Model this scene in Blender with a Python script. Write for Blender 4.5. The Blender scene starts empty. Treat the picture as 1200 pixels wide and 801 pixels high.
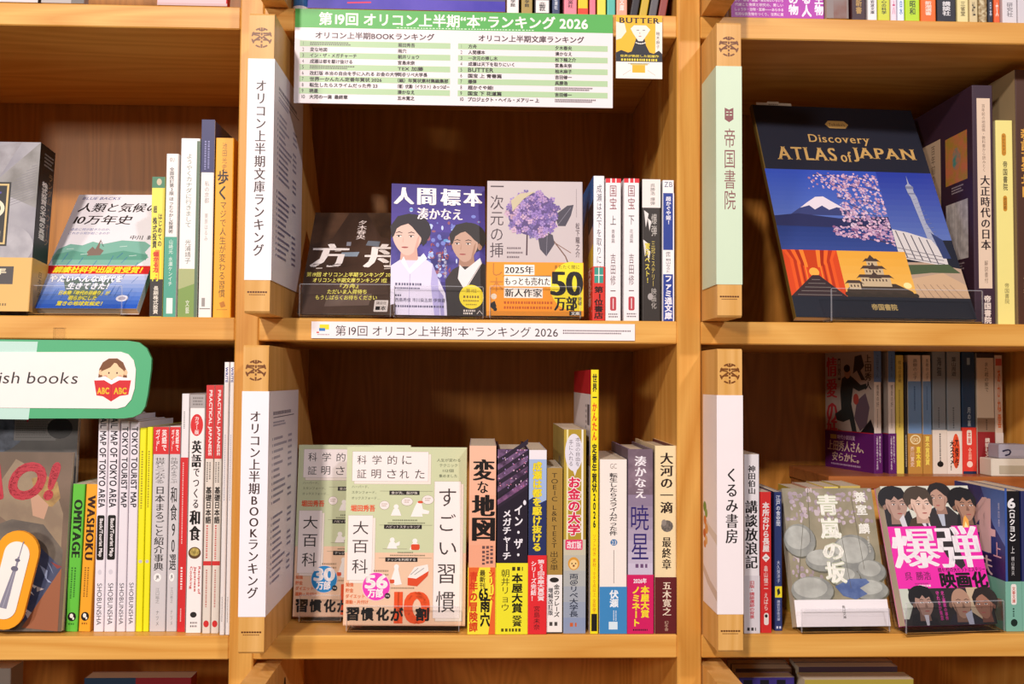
import bpy, math, random
from mathutils import Matrix, Vector
random.seed(7)
SC = bpy.context.scene
COL = SC.collection
# ---------------- camera ----------------
FPX, YAW, PITCH, ROLL = 1092.67, .034, .0403, .0065
CAM = Vector((0, -1.0, 0))
fw = Vector((math.sin(YAW)*math.cos(PITCH), math.cos(YAW)*math.cos(PITCH), math.sin(PITCH)))
rt0 = Vector((math.cos(YAW), -math.sin(YAW), 0)); up0 = rt0.cross(fw)
rt = math.cos(ROLL)*rt0 + math.sin(ROLL)*up0
up = -math.sin(ROLL)*rt0 + math.cos(ROLL)*up0
cd = bpy.data.cameras.new('camera'); cam = bpy.data.objects.new('camera', cd); COL.objects.link(cam)
cd.sensor_width = 36; cd.lens = FPX/1200*36; cd.clip_start = .02
cam.matrix_world = Matrix(((rt.x, up.x, -fw.x, CAM.x), (rt.y, up.y, -fw.y, CAM.y), (rt.z, up.z, -fw.z, CAM.z), (0, 0, 0, 1)))
SC.camera = cam
SC.view_settings.view_transform = 'Standard'; SC.view_settings.look = 'None'
SC.view_settings.gamma = 1; SC.view_settings.use_curve_mapping = False
SC.view_settings.exposure = -0.07
# ---------------- light ----------------
w = bpy.data.worlds.new('shop_interior_light'); SC.world = w; w.use_nodes = True
w.node_tree.nodes['Background'].inputs[0].default_value = (.98, .90, .90, 1)
w.node_tree.nodes['Background'].inputs[1].default_value = .125
def area(name, loc, target, size, power, color, sy=None):
    l = bpy.data.lights.new(name, 'AREA'); l.size = size; l.energy = power; l.color = color
    if sy: l.shape = 'RECTANGLE'; l.size_y = sy
    o = bpy.data.objects.new(name, l); COL.objects.link(o); o.location = loc
    o.rotation_euler = (Vector(target)-Vector(loc)).to_track_quat('-Z', 'Y').to_euler()
area('ceiling_spot_lamp', (-.85, -2.9, 1.62), (-.1, 0, 0), .16, 82, (1, .91, .87))
area('ceiling_spot_lamp', (1.25, -2.7, 1.62), (.2, 0, 0), .16, 36, (.95, .92, 1))
area('wall_lamp', (-1.9, -3.0, .75), (-.5, 0, .2), .3, 42, (1, .90, .82))
# ---------------- helpers ----------------
def P(u, v, Y):
    d = fw*FPX + rt*(u-600) - up*(v-400.5)
    return CAM + d*((Y+1)/d.y)
def lin(c):
    c /= 255.0
    return c/12.92 if c <= .04045 else ((c+.055)/1.055)**2.4
def hx(s):
    return tuple(lin(int(s[i:i+2], 16)) for i in (0, 2, 4))
MATS = {}
def nodes(m):
    m.use_nodes = True; nt = m.node_tree
    return nt, nt.nodes['Principled BSDF']
def mat(c, rough=.42, spec=.35):
    """printed or coated paper: colour with a faint fibre mottling. 'a/b/scale' mixes two inks in clouds"""
    k = (c, rough)
    if k in MATS: return MATS[k]
    m = bpy.data.materials.new('printed_paper_'+c.replace('/', '_')); nt, b = nodes(m)
    b.inputs['Roughness'].default_value = rough
    b.inputs['Specular IOR Level'].default_value = spec
    tc = nt.nodes.new('ShaderNodeTexCoord'); n = nt.nodes.new('ShaderNodeTexNoise')
    nt.links.new(tc.outputs['Object'], n.inputs['Vector'])
    r = nt.nodes.new('ShaderNodeValToRGB'); nt.links.new(n.outputs['Fac'], r.inputs[0])
    if '/' in c:
        p = c.split('/'); a, bb = hx(p[0]), hx(p[1]); n.inputs['Scale'].default_value = float(p[2]); n.inputs['Detail'].default_value = 6
        r.color_ramp.elements[0].position = .38; r.color_ramp.elements[1].position = .62
    else:
        a = hx(c); bb = tuple(x*.965 for x in a); n.inputs['Scale'].default_value = 60; n.inputs['Detail'].default_value = 2
    r.color_ramp.elements[0].color = (*a, 1); r.color_ramp.elements[1].color = (*bb, 1)
    nt.links.new(r.outputs[0], b.inputs['Base Color'])
    MATS[k] = m; return m
def wood(name, ca, cb, axis, fine=1.0, rough=.42):
    m = bpy.data.materials.new(name); nt, b = nodes(m)
    b.inputs['Roughness'].default_value = rough; b.inputs['Specular IOR Level'].default_value = .3
    tc = nt.nodes.new('ShaderNodeTexCoord'); mp = nt.nodes.new('ShaderNodeMapping')
    sc = [9.0, 9.0, 9.0]; sc[axis] = .9
    mp.inputs['Scale'].default_value = sc
    oi = nt.nodes.new('ShaderNodeObjectInfo'); ad = nt.nodes.new('ShaderNodeVectorMath'); ad.operation = 'MULTIPLY_ADD'
    ad.inputs[1].default_value = (1, 1, 1)
    cmb = nt.nodes.new('ShaderNodeCombineXYZ'); mul = nt.nodes.new('ShaderNodeMath'); mul.operation = 'MULTIPLY'; mul.inputs[1].default_value = 7
    nt.links.new(oi.outputs['Random'], mul.inputs[0])
    for i in range(3): nt.links.new(mul.outputs[0], cmb.inputs[i])
    nt.links.new(tc.outputs['Object'], ad.inputs[0]); nt.links.new(cmb.outputs[0], ad.inputs[2])
    nt.links.new(ad.outputs[0], mp.inputs['Vector'])
    n1 = nt.nodes.new('ShaderNodeTexNoise'); n1.inputs['Scale'].default_value = 1.1; n1.inputs['Detail'].default_value = 2
    nt.links.new(mp.outputs[0], n1.inputs['Vector'])
    # contour lines of the smooth noise read as cathedral grain
    k = nt.nodes.new('ShaderNodeMath'); k.operation = 'MULTIPLY'; k.inputs[1].default_value = 26*fine
    nt.links.new(n1.outputs['Fac'], k.inputs[0])
    fr = nt.nodes.new('ShaderNodeMath'); fr.operation = 'PINGPONG'; fr.inputs[1].default_value = 1
    nt.links.new(k.outputs[0], fr.inputs[0])
    mp2 = nt.nodes.new('ShaderNodeMapping'); s2 = [420.0, 420.0, 420.0]; s2[axis] = 9
    mp2.inputs['Scale'].default_value = s2; nt.links.new(ad.outputs[0], mp2.inputs['Vector'])
    n2 = nt.nodes.new('ShaderNodeTexNoise'); n2.inputs['Scale'].default_value = 1; n2.inputs['Detail'].default_value = 3
    nt.links.new(mp2.outputs[0], n2.inputs['Vector'])
    mx = nt.nodes.new('ShaderNodeMath'); mx.operation = 'MULTIPLY_ADD'; mx.inputs[1].default_value = .55
    nt.links.new(fr.outputs[0], mx.inputs[0])
    h = nt.nodes.new('ShaderNodeMath'); h.operation = 'MULTIPLY'; h.inputs[1].default_value = .6
    nt.links.new(n2.outputs['Fac'], h.inputs[0]); nt.links.new(h.outputs[0], mx.inputs[2])
    r = nt.nodes.new('ShaderNodeValToRGB'); r.color_ramp.elements[0].color = (*hx(ca), 1); r.color_ramp.elements[1].color = (*hx(cb), 1)
    r.color_ramp.elements[0].position = .15; r.color_ramp.elements[1].position = .95
    nt.links.new(mx.outputs[0], r.inputs[0]); nt.links.new(r.outputs[0], b.inputs['Base Color'])
    bp = nt.nodes.new('ShaderNodeBump'); bp.inputs['Strength'].default_value = .08; bp.inputs['Distance'].default_value = .001
    nt.links.new(n2.outputs['Fac'], bp.inputs['Height']); nt.links.new(bp.outputs[0], b.inputs['Normal'])
    return m
WX = wood('oak_grain_horizontal', 'E8B15C', 'D0903C', 0)
WZ = wood('oak_grain_vertical', 'E8B05A', 'CE8C38', 2)
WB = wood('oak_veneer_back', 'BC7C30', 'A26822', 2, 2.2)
WY = wood('oak_grain_block', 'E4B068', 'D29A4C', 2)
WR = wood('riser_wood', 'B06A38', '93522A', 0, 1, .3)
def pages_mat():
    m = bpy.data.materials.new('page_edges'); nt, b = nodes(m); b.inputs['Roughness'].default_value = .8
    tc = nt.nodes.new('ShaderNodeTexCoord'); n = nt.nodes.new('ShaderNodeTexNoise'); mp = nt.nodes.new('ShaderNodeMapping')
    mp.inputs['Scale'].default_value = (4, 1500, 4); nt.links.new(tc.outputs['Object'], mp.inputs[0]); nt.links.new(mp.outputs[0], n.inputs['Vector'])
    r = nt.nodes.new('ShaderNodeValToRGB'); r.color_ramp.elements[0].color = (*hx('C4AE90'), 1); r.color_ramp.elements[1].color = (*hx('E8DAC2'), 1)
    nt.links.new(n.outputs['Fac'], r.inputs[0]); nt.links.new(r.outputs[0], b.inputs['Base Color'])
    return m
PAGES = pages_mat()
def acrylic_mat():
    m = bpy.data.materials.new('clear_acrylic'); m.use_nodes = True; nt = m.node_tree
    nt.nodes.remove(nt.nodes['Principled BSDF']); out = nt.nodes['Material Output']
    t = nt.nodes.new('ShaderNodeBsdfTransparent'); t.inputs[0].default_value = (.985, .985, .985, 1)
    g = nt.nodes.new('ShaderNodeBsdfGlossy'); g.inputs['Roughness'].default_value = .06
    f = nt.nodes.new('ShaderNodeFresnel'); f.inputs[0].default_value = 1.45
    mx = nt.nodes.new('ShaderNodeMixShader')
    nt.links.new(f.outputs[0], mx.inputs[0]); nt.links.new(t.outputs[0], mx.inputs[1]); nt.links.new(g.outputs[0], mx.inputs[2])
    nt.links.new(mx.outputs[0], out.inputs[0]); return m
ACR = acrylic_mat()
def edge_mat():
    m = bpy.data.materials.new('acrylic_edge_highlight'); nt, b = nodes(m)
    b.inputs['Base Color'].default_value = (.75, .75, .8, 1); b.inputs['Roughness'].default_value = .15; b.inputs['Alpha'].default_value = .18  # pale see-through colour standing in for the bright highlight on acrylic edges
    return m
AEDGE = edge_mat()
class MB:
    """collects faces of several materials and links them as one mesh object"""
    def __init__(s): s.v = []; s.f = []; s.m = []; s.ms = []
    def mi(s, m):
        if m not in s.ms: s.ms.append(m)
        return s.ms.index(m)
    def add(s, vs, fs, m):
        o = len(s.v); s.v += [tuple(x) for x in vs]; k = s.mi(m)
        for f in fs: s.f.append([o+i for i in f]); s.m.append(k)
    def box(s, a, b, m):
        (x0, y0, z0), (x1, y1, z1) = a, b
        s.add([(x0, y0, z0), (x1, y0, z0), (x1, y1, z0), (x0, y1, z0), (x0, y0, z1), (x1, y0, z1), (x1, y1, z1), (x0, y1, z1)],
              [(0, 3, 2, 1), (4, 5, 6, 7), (0, 1, 5, 4), (1, 2, 6, 5), (2, 3, 7, 6), (3, 0, 4, 7)], m)
    def bar(s, a, b, m, c=.0012):
        """box with chamfered edges"""
        lo, hi = a, b; vs = []; idx = {}
        for sx in (0, 1):
            for sy in (0, 1):
                for sz in (0, 1):
                    cr = [(hi if q else lo)[i] for i, q in enumerate((sx, sy, sz))]
                    dr = [-1 if q else 1 for q in (sx, sy, sz)]
                    for ax in range(3):
                        p = [cr[i]+(dr[i]*c if i != ax else 0) for i in range(3)]
                        idx[(sx, sy, sz, ax)] = len(vs); vs.append(tuple(p))
        fs = []
        for ax in range(3):
            o = [i for i in range(3) if i != ax]
            for q in (0, 1):
                L = []
                for (i, j) in ((0, 0), (1, 0), (1, 1), (0, 1)):
                    t = [0, 0, 0]; t[ax] = q; t[o[0]] = i; t[o[1]] = j; L.append(idx[(*t, ax)])
                fs.append(L)
            for (i, j) in ((0, 0), (1, 0), (1, 1), (0, 1)):   # edges along ax
                t0 = [0, 0, 0]; t0[o[0]] = i; t0[o[1]] = j; t1 = list(t0); t1[ax] = 1
                fs.append([idx[(*t0, o[0])], idx[(*t1, o[0])], idx[(*t1, o[1])], idx[(*t0, o[1])]])
        for sx in (0, 1):
            for sy in (0, 1):
                for sz in (0, 1): fs.append([idx[(sx, sy, sz, a_)] for a_ in range(3)])
        s.add(vs, fs, m)
    def prism(s, pts, z0, z1, m, fn):
        """polygon pts extruded; fn(a, b, c) places it"""
        n = len(pts); vs = [fn(a, b, z0) for a, b in pts]+[fn(a, b, z1) for a, b in pts]
        fs = [list(range(n)), list(range(2*n-1, n-1, -1))]+[[i, (i+1) % n, n+(i+1) % n, n+i] for i in range(n)]
        s.add(vs, fs, m)
    def build(s, name, parent=None, fixn=True):
        me = bpy.data.meshes.new(name); me.from_pydata(s.v, [], s.f)
        for m in s.ms: me.materials.append(m)
        me.polygons.foreach_set('material_index', s.m); me.update()
        o = bpy.data.objects.new(name, me); COL.objects.link(o)
        if parent: o.parent = parent
        return o
def thing(name, label, cat, M=None, group=None):
    o = bpy.data.objects.new(name, None); COL.objects.link(o); o.empty_display_size = .02
    if M is not None: o.matrix_world = M
    o['label'] = label; o['category'] = cat
    if group: o['group'] = group
    return o
# ---------------- lettering ----------------
GL = {}
def glyph(ch):
    if ch in GL: return GL[ch]
    c = bpy.data.curves.new('g', 'FONT'); c.body = ch; c.resolution_u = 2 if ord(ch) > 256 else 4
    o = bpy.data.objects.new('g', c)
    m = bpy.data.meshes.new_from_object(o)
    vs = [(q.co.x, q.co.y) for q in m.vertices]; fs = [tuple(p.vertices) for p in m.polygons]
    adv = 1.0 if ord(ch) > 0x2E00 or ch in '“”' and False else (max((x for x, _ in vs), default=.2)+.06)
    if ch == ' ': adv = .28
    bpy.data.objects.remove(o); bpy.data.curves.remove(c); bpy.data.meshes.remove(m)
    GL[ch] = (vs, fs, adv); return GL[ch]
SER = {}
def serif(ch):
    """the glyph with small slab feet and heads added where straight strokes end"""
    if ch in SER: return SER[ch]
    vs, fs, adv = glyph(ch); V, F = list(vs), list(fs)
    top_ = max(b for _, b in vs)
    for L, sg in ((0.0, 1), (top_, -1)):
        xs = sorted(a for a, b in vs if abs(b-L) < .006)
        g = []
        for x in xs:
            if g and x-g[-1][-1] < .2: g[-1].append(x)
            else: g.append([x])
        for q in g:
            w_ = q[-1]-q[0]
            if .03 < w_ < .2:
                o = len(V); a, b = q[0]-.07, q[-1]+.07
                V += [(a, L), (b, L), (b-.03, L+sg*.035), (a+.03, L+sg*.035)]; F.append((o, o+1, o+2, o+3))
    SER[ch] = (V, F); return SER[ch]
ROT = set('ー～—―-()（）「」『』〈〉=')
class Surf:
    """a printable face: origin = top left corner, ex to the right, ey down, n outwards; window = its coordinates"""
    def __init__(s, mb, O, ex, ey, n, W, H, win=(0, 0, 1, 1), off=2e-5, dz=5e-6):
        s.mb = mb; s.O = Vector(O); s.ex = Vector(ex); s.ey = Vector(ey); s.n = Vector(n); s.W = W; s.H = H
        s.x0, s.y0, s.x1, s.y1 = win; s.off = off; s.dz = dz
    def win(s, *w): s.x0, s.y0, s.x1, s.y1 = w; return s
    def pt(s, x, y):
        return s.O+s.ex*((x-s.x0)/(s.x1-s.x0)*s.W)+s.ey*((y-s.y0)/(s.y1-s.y0)*s.H)+s.n*s.off
    def p(s, pts, c):
        s.off += s.dz; s.mb.add([s.pt(*q) for q in pts], [list(range(len(pts)))], mat(c) if isinstance(c, str) else c)
    def r(s, x0, y0, x1, y1, c): s.p([(x0, y0), (x1, y0), (x1, y1), (x0, y1)], c)
    def e(s, cx, cy, rx, ry, c, a0=0, a1=360, n=22, rot=0):
        L = []; cr, sr = math.cos(math.radians(rot)), math.sin(math.radians(rot))
        for i in range(n):
            a = math.radians(a0+(a1-a0)*i/(n if a1-a0 == 360 else n-1)); x, y = rx*math.cos(a), ry*math.sin(a)
            L.append((cx+x*cr-y*sr, cy+x*sr+y*cr))
        s.p(L, c)
    def line(s, x0, y0, x1, y1, w, c):
        dx, dy = x1-x0, y1-y0; l = math.hypot(dx, dy) or 1; a, b = -dy/l*w/2, dx/l*w/2
        s.p([(x0+a, y0+b), (x1+a, y1+b), (x1-a, y1-b), (x0-a, y0-b)], c)
    def grad(s, x0, y0, x1, y1, ca, cb, n=8):
        A = [int(ca[i:i+2], 16) for i in (0, 2, 4)]; B = [int(cb[i:i+2], 16) for i in (0, 2, 4)]; o = s.off
        for i in range(n):
            t = i/(n-1); c = '%02X%02X%02X' % tuple(int(a+(b-a)*t) for a, b in zip(A, B)); s.off = o
            s.r(x0, y0+(y1-y0)*i/n, x1, y0+(y1-y0)*(i+1)/n, c)
    def rr(s, x0, y0, x1, y1, rx, ry, c):
        L = []
        for cx, cy, a in ((x1-rx, y0+ry, -90), (x1-rx, y1-ry, 0), (x0+rx, y1-ry, 90), (x0+rx, y0+ry, 180)):
            for k in range(5): t = math.radians(a+k*22.5); L.append((cx+rx*math.cos(t), cy+ry*math.sin(t)))
        s.p(L, c)
    def tiny(s, x0, y0, x1, y1, n, c, vert=False, gap=.5, seed=1):
        """lines of print too small to read"""
        R = random.Random(seed); s.off += s.dz; mm = mat(c)
        for i in range(n):
            if not vert:
                h = (y1-y0)/n; ya = y0+h*i; x = x0; e = x1-(x1-x0)*R.random()*.25
                h_ = h*(1-gap); ya += h*.08; cw = h*(1-gap)*.8*abs((s.y1-s.y0)/s.H*1/((s.x1-s.x0)/s.W))**-1
                cw = max(cw, (x1-x0)/60)
                while x < e:
                    b = cw*(.6+R.random()*.5); s.mb.add([s.pt(*q) for q in ((x, ya), (min(x+b, x1), ya), (min(x+b, x1), ya+h*(1-gap)), (x, ya+h*(1-gap)))], [[0, 1, 2, 3]], mm); x += b*1.6
            else:
                h = (x1-x0)/n; xa = x0+h*i; y = y0; e = y1-(y1-y0)*R.random()*.2
                cw = max(h*(1-gap)*s.W/(s.x1-s.x0)/(s.H/(s.y1-s.y0)), (y1-y0)/60)
                while y < e:
                    b = cw*(.6+R.random()*.5); s.mb.add([s.pt(*q) for q in ((xa, y), (xa+h*(1-gap), y), (xa+h*(1-gap), min(y+b, y1)), (xa, min(y+b, y1)))], [[0, 1, 2, 3]], mm); y += b*1.65
    def t(s, txt, x0, y0, x1, y1, c, d=.012, st='g', v=False, rot=0, sh=0, out=None, box=None):
        """lettering fitted to the box; v = set vertically; rot=1 turned clockwise; d = weight; st 'm' = thin horizontals, stout verticals"""
        if out: s.t(txt, x0, y0, x1, y1, out[0], out[1], 'g', v, rot, sh)
        V = []; F = []; X = 0; Y = 0
        for ch in txt:
            if ch == '\u3000': X += .5; Y -= .5; continue
            vs, fs, adv = glyph(ch)
            if v:
                if ch == ' ': Y -= .4; continue
                if ch in ROT: q = [(b+.12 if ord(ch) < 256 else b+.12, .88-a) for a, b in vs]; q = [(a, b-.0) for a, b in q]
                elif ch in '、。': q = [(a+.6, b+.55) for a, b in vs]
                elif ord(ch) < 256:
                    m_ = max(a for a, _ in vs) if vs else 1; q = [(a+(1-m_)/2, b+.05) for a, b in vs]
                else: q = vs
                q = [(a, b+Y) for a, b in q]; Y -= 1.0 if ord(ch) > 256 else .9
            else:
                if st == 'm' and ord(ch) < 128 and ch.isalpha(): vs, fs = serif(ch); adv += .05
                q = [(a+X+sh*b, b) for a, b in vs]; X += adv
            o = len(V); V += q; F += [[o+i for i in f] for f in fs]
        if not V: return
        if v: bx0, bx1, by0, by1 = .04, .96, Y+.14, .86
        else: bx0, bx1 = min(a for a, _ in V), max(a for a, _ in V); by0, by1 = min(b for _, b in V), max(b for _, b in V)
        if v: by0 = max(by0, min(b for _, b in V)-.02); by1 = min(by1, max(b for _, b in V)+.02)
        if by1-by0 < .4: by0, by1 = by0-.4, by1+.4
        if bx1-bx0 < .1: bx0, bx1 = bx0-.3, bx1+.3
        if st == 'm': offs = [(-d*1.6, 0), (-d*.5, d*.15), (d*.5, -d*.15), (d*1.6, 0)]
        elif d <= .013: offs = [(0, 0)]
        elif d <= .035: offs = [(-d, -d), (d, -d), (-d, d), (d, d)]
        else: offs = [(d*math.cos(k*math.pi/5), d*math.sin(k*math.pi/5)) for k in range(10)]
        if st == 'g' and d > .055: offs += [(d*.5*math.cos(k*math.pi/2), d*.5*math.sin(k*math.pi/2)) for k in range(4)]
        s.off += s.dz; mm = mat(c)
        for ox, oy in offs:
            P_ = []
            for a, b in V:
                fx, fy = (a+ox-bx0)/(bx1-bx0), (by1-b-oy)/(by1-by0)
                if rot: fx, fy = 1-fy, fx
                P_.append(s.pt(x0+(x1-x0)*fx, y0+(y1-y0)*fy))
            s.mb.add(P_, F, mm)
            s.off += 1e-7
    def v(s, txt, x0, y0, x1, y1, c, d=.012, st='g', **k): s.t(txt, x0, y0, x1, y1, c, d, st, True, **k)
# ---------------- bookcase ----------------
Z = [.7355, .400, .0645, -.2705, -.6055, -.9405, -1.2755]       # tops of the shelf boards
TH = .0246; DEP = .2927
XB = [(-.7098, -.2613), (-.2359, .2126), (.2387, .6872)]         # inner sides of the three bays
UP = [(-.7352, -.7098), (-.2613, -.2359), (.2126, .2387), (.6872, .7126)]
Z1, Z2, Z3, Z4 = Z[1], Z[2], Z[3], Z[4]
fl = MB(); fl.box((-3, -4, -1.3015), (3, 1.0, -1.3002), mat('8A7A68/9A8974/3', .5)); o = fl.build('floor'); o['kind'] = 'structure'
bc = thing('bookcase', 'large honey-coloured oak bookcase of open bays filling the whole view', 'bookcase', Matrix.Translation((0, 0, -1.30)))
def cpart(name, mb, off=(0, 0, 0)):
    o = mb.build(name, bc); o.matrix_parent_inverse = bc.matrix_world.inverted(); o.location = off; return o
for a, b in UP:
    m = MB(); m.bar((0, 0, 0), (b-a, DEP+.012, 2.42), WZ, .0015); cpart('upright', m, (a, 0, -1.30))
for i, (a, b) in enumerate(XB):
    for z in Z:
        m = MB(); m.bar((0, .0005, -TH), (b-a, DEP, 0), WX, .0012); cpart('shelf_board', m, (a, 0, z-.0003))
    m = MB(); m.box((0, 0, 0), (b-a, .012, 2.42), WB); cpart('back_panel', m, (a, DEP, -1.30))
# ---------------- divider fins ----------------
def emblem(S, cx, cy, r, c):
    """round burnt mark: a ring broken into strokes around a tree-like sign"""
    for k in range(8):
        a = math.radians(k*45+22.5); L = []
        for rr, aa in ((r, -15), (r, 0), (r, 15), (r*.84, 13), (r*.84, 0), (r*.84, -13)):
            t = a+math.radians(aa); L.append((cx+rr*math.cos(t), cy+rr*math.sin(t)))
        S.p(L, c)
    w_ = r*.17
    for y0, y1 in ((-1, -.62), (-.5, -.22), (-.1, .15), (.28, .5), (.62, 1)): S.r(cx-w_/2, cy+y0*r, cx+w_/2, cy+y1*r, c)
    for y, a, b in ((-.42, -.92, -.14), (-.42, .14, .92), (.2, -.5, -.14), (.2, .14, .5)): S.r(cx+a*r, cy+y*r-w_/2, cx+b*r, cy+y*r+w_/2, c)
    for s_ in (-1, 1):
        S.line(cx+s_*.12*r, cy-.12*r, cx+s_*.78*r, cy+.36*r, w_, c); S.line(cx+s_*.2*r, cy-.2*r, cx+s_*.78*r, cy-.3*r, w_*.7, c)
        S.line(cx+s_*.3*r, cy-.82*r, cx+s_*.1*r, cy-.7*r, w_*.8, c)
FH = .303
def fin(xl, zs, label, paper):
    """oak fin standing on a shelf: upright front edge, long back edge sloping out to the back panel"""
    r_ = thing('shelf_divider', label, 'shelf divider', Matrix.Translation((xl, -.065, zs)), 'oak divider fins standing beside the uprights')
    W_ = .0262
    prof = [(0, .002), (.002, 0), (.353, 0), (.353, .068), (.161, FH-.001), (.159, FH), (.002, FH), (0, FH-.002)]
    m = MB(); m.prism(prof, .0006, W_-.0006, WY, lambda a, b, c: (c, a, b))
    S = Surf(m, (0, 0, FH), (1, 0, 0), (0, 0, -1), (0, -1, 0), W_, FH, (0, 0, 26.2, 303))
    emblem(S, 13, 25, 10.4, '74400F')
    S.off += 2e-5
    for k in range(8): S.r(3.2+k*2.5, 281.2, 5.2+k*2.5, 282.8, '5E300E')
    for k in range(9): S.r(5+k*1.8, 284.2, 6.2+k*1.8, 285, '6E3C14')
    m.build('body', r_)
    if paper:
        c, back, za, zb, fn = paper
        m = MB(); t_ = .0004; side = 1 if xl < 0 else -1
        xo = W_ if side > 0 else 0; xf = 0 if side > 0 else W_
        A = [(xf, -t_), (xo+side*t_, -t_), (xo+side*t_, back), (xo+side*.0001, back), (xo+side*.0001, -.0001), (xf, -.0001)]
        if side < 0: A = A[::-1]
        m.prism(A, za-zs, zb-zs, mat(c), lambda a, b, z_: (a, b, z_))
        SF = Surf(m, (0, -t_, zb-zs), (1, 0, 0), (0, 0, -1), (0, -1, 0), W_, zb-za)
        if side > 0: SS = Surf(m, (W_+t_, -t_, zb-zs), (0, 1, 0), (0, 0, -1), (1, 0, 0), back+t_, zb-za)
        else: SS = Surf(m, (-t_, back, zb-zs), (0, -1, 0), (0, 0, -1), (-1, 0, 0), back+t_, zb-za)
        fn(SF, SS); m.build('paper_cover', r_)
    return r_
INK = '3A2420'
def list_side(S, rows, seed):
    S.win(0, 0, 100, 150)
    S.tiny(14, 14, 80, 17, 1, '4A4060', gap=.2, seed=seed); S.r(14, 18, 84, 18.6, '4A4060')
    S.tiny(14, 21, 55, 25, 2, '8680A0', gap=.4, seed=seed+1)
    R = random.Random(seed); y = 32
    for k in range(rows):
        if k == rows//2: y += 6
        S.tiny(12, y, 14, y+1.8, 1, '8680A0', gap=0); S.tiny(17, y, 17+20+R.random()*25, y+2, 1, '8680A0', gap=.1, seed=seed+k*3)
        if R.random() < .8: S.tiny(64, y, 78, y+2, 1, '8680A0', gap=.1, seed=seed+k*5)
        y += 96/rows
def paperA(F, S):
    F.win(0, 0, 26, 223)
    F.v('オリコン上半期文庫ランキング', 8.2, 22, 18.6, 199, INK, .014, 'm'); list_side(S, 24, 3)
def paperB(F, S):
    F.win(0, 0, 26, 223)
    F.v('オリコン上半期BOOKランキング', 8.2, 20, 18.6, 205, INK, .014, 'm'); list_side(S, 22, 11)
def paperC(F, S):
    F.win(0, 0, 26.2, 224)
    c = '8A5050'
    F.p([(8.5, 43), (13, 45), (17.5, 43), (17.5, 55), (13, 58), (8.5, 55)], c); F.r(10, 47, 12.4, 48, 'CFE0C0'); F.r(13.6, 47, 16, 48, 'CFE0C0'); F.r(10, 50, 12.4, 51, 'CFE0C0'); F.r(13.6, 50, 16, 51, 'CFE0C0')
    F.v('帝国書院', 7.8, 64, 19.4, 148, c, .01)
def paperD(F, S):
    F.win(0, 0, 26, 218); F.v('くるみ書房', 8.6, 73, 20.5, 148, '2A2422', .016, 'm')
    S.win(0, 0, 60, 218)
    S.p([(0, 125), (30, 135), (60, 140), (60, 150), (25, 142), (0, 137)], 'E0D0C4'); S.p([(0, 178), (30, 190), (60, 196), (60, 206), (20, 196), (0, 186)], 'D4C0B4')
    for x, y, r1, c in ((8, 118, 7, '5A8C3C'), (14, 124, 6, '78A050'), (9, 132, 6, 'D87838'), (15, 140, 7, 'E09850'), (7, 146, 6, 'C86030'), (14, 152, 6, 'E8B070'), (8, 157, 5, 'D88848')): S.e(x, y, r1, r1*.8, c, n=12)
XL, XR = -.2357, .2392
fin(XL, Z2, 'oak divider fin with a wrapped white ranking list, beside the small dark brown cover', ('F6EEF0', .151, .0975, .321, paperA))
fin(XL, Z3, 'oak divider fin with a white ranking list, beside the pair of green and peach covers', ('F6EEF2', .149, -.2345, -.0132, paperB))
fin(XR, Z2, 'oak divider fin wrapped in pale mint paper, left of the navy atlas', ('D3E4C6', .060, .0978, .322, paperC))
fin(XR, Z3, 'oak divider fin in white paper with a little food picture on its side', ('F4E8E8', .058, -.2330, -.0143, paperD))
fin(XL, Z1, 'oak divider fin cut off by the top edge of the picture, above the green-headed chart', None)
fin(XR, Z1, 'oak divider fin at the top edge, left of the purple cover', None)
f5 = fin(XL, Z4, 'oak divider fin at the bottom edge, below the pair of green and peach covers', None)
fin(XR, Z4, 'oak divider fin at the bottom edge in front of the stacked dark books', None)
m = MB(); S = Surf(m, (.0262, .0, FH), (0, 1, 0), (0, 0, -1), (1, 0, 0), .30, FH, (0, 0, 300, 303)); S.t('A', 92, 24, 112, 50, '2A1A14', .03); m.build('letter', f5)
# ---------------- signs ----------------
def board(name, label, cat, u0, v0, u1, v1, Y, c, t=.002, group=None):
    """flat rectangular sign on the front of the bookcase; returns thing, mesh and its printable face"""
    a = P(u0, v0, Y); b = P(u1, v1, Y); W_, H_ = b.x-a.x, a.z-b.z
    r_ = thing(name, label, cat, Matrix.Translation((a.x, Y, b.z)), group)
    m = MB(); m.box((0, 0, 0), (W_, t, H_), mat(c)); return r_, m, Surf(m, (0, 0, H_), (1, 0, 0), (0, 0, -1), (0, -1, 0), W_, H_)
r_, m, S = board('ranking_chart', 'wide white chart with a green header and ten striped rows in two columns', 'sign', 346, 10, 718, 126.5, -.0035, 'EFE4E4')
S.win(0, 0, 372, 113.4)
G = '55AE50'; W = 'FFF6EE'
S.r(0, 0, 372, 22.6, G)
S.t('第19回 オリコン上半期“本”ランキング 2026', 28, 4, 342, 19, W, .022)
S.tiny(118, 20.2, 285, 21.4, 1, 'D8EED0', gap=.1)
S.t('オリコン上半期BOOKランキング', 24, 27.5, 162, 35.5, '4A3038', .022); S.t('オリコン上半期文庫ランキング', 214, 27.5, 338, 35.5, '4A3038', .022)
L1 = [('', '堀田秀吾'), ('変な地図', '雨穴'), ('イン・ザ・メガチャーチ', '朝井リョウ'), ('成瀬は都を駆け抜ける', '宮島未奈'), ('', 'TEX 加藤'), ('改訂版 本当の自由を手に入れる お金の大学', '両＠リベ大学長'), ('世界一かんたん定番年賀状 2026', '（編）年賀状素材集編集部'), ('転生したらスライムだった件 23', '（著）伏瀬/（イラスト）みっつばー'), ('暁星', '湊かなえ'), ('大河の一滴　最終章', '五木寛之')]
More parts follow.
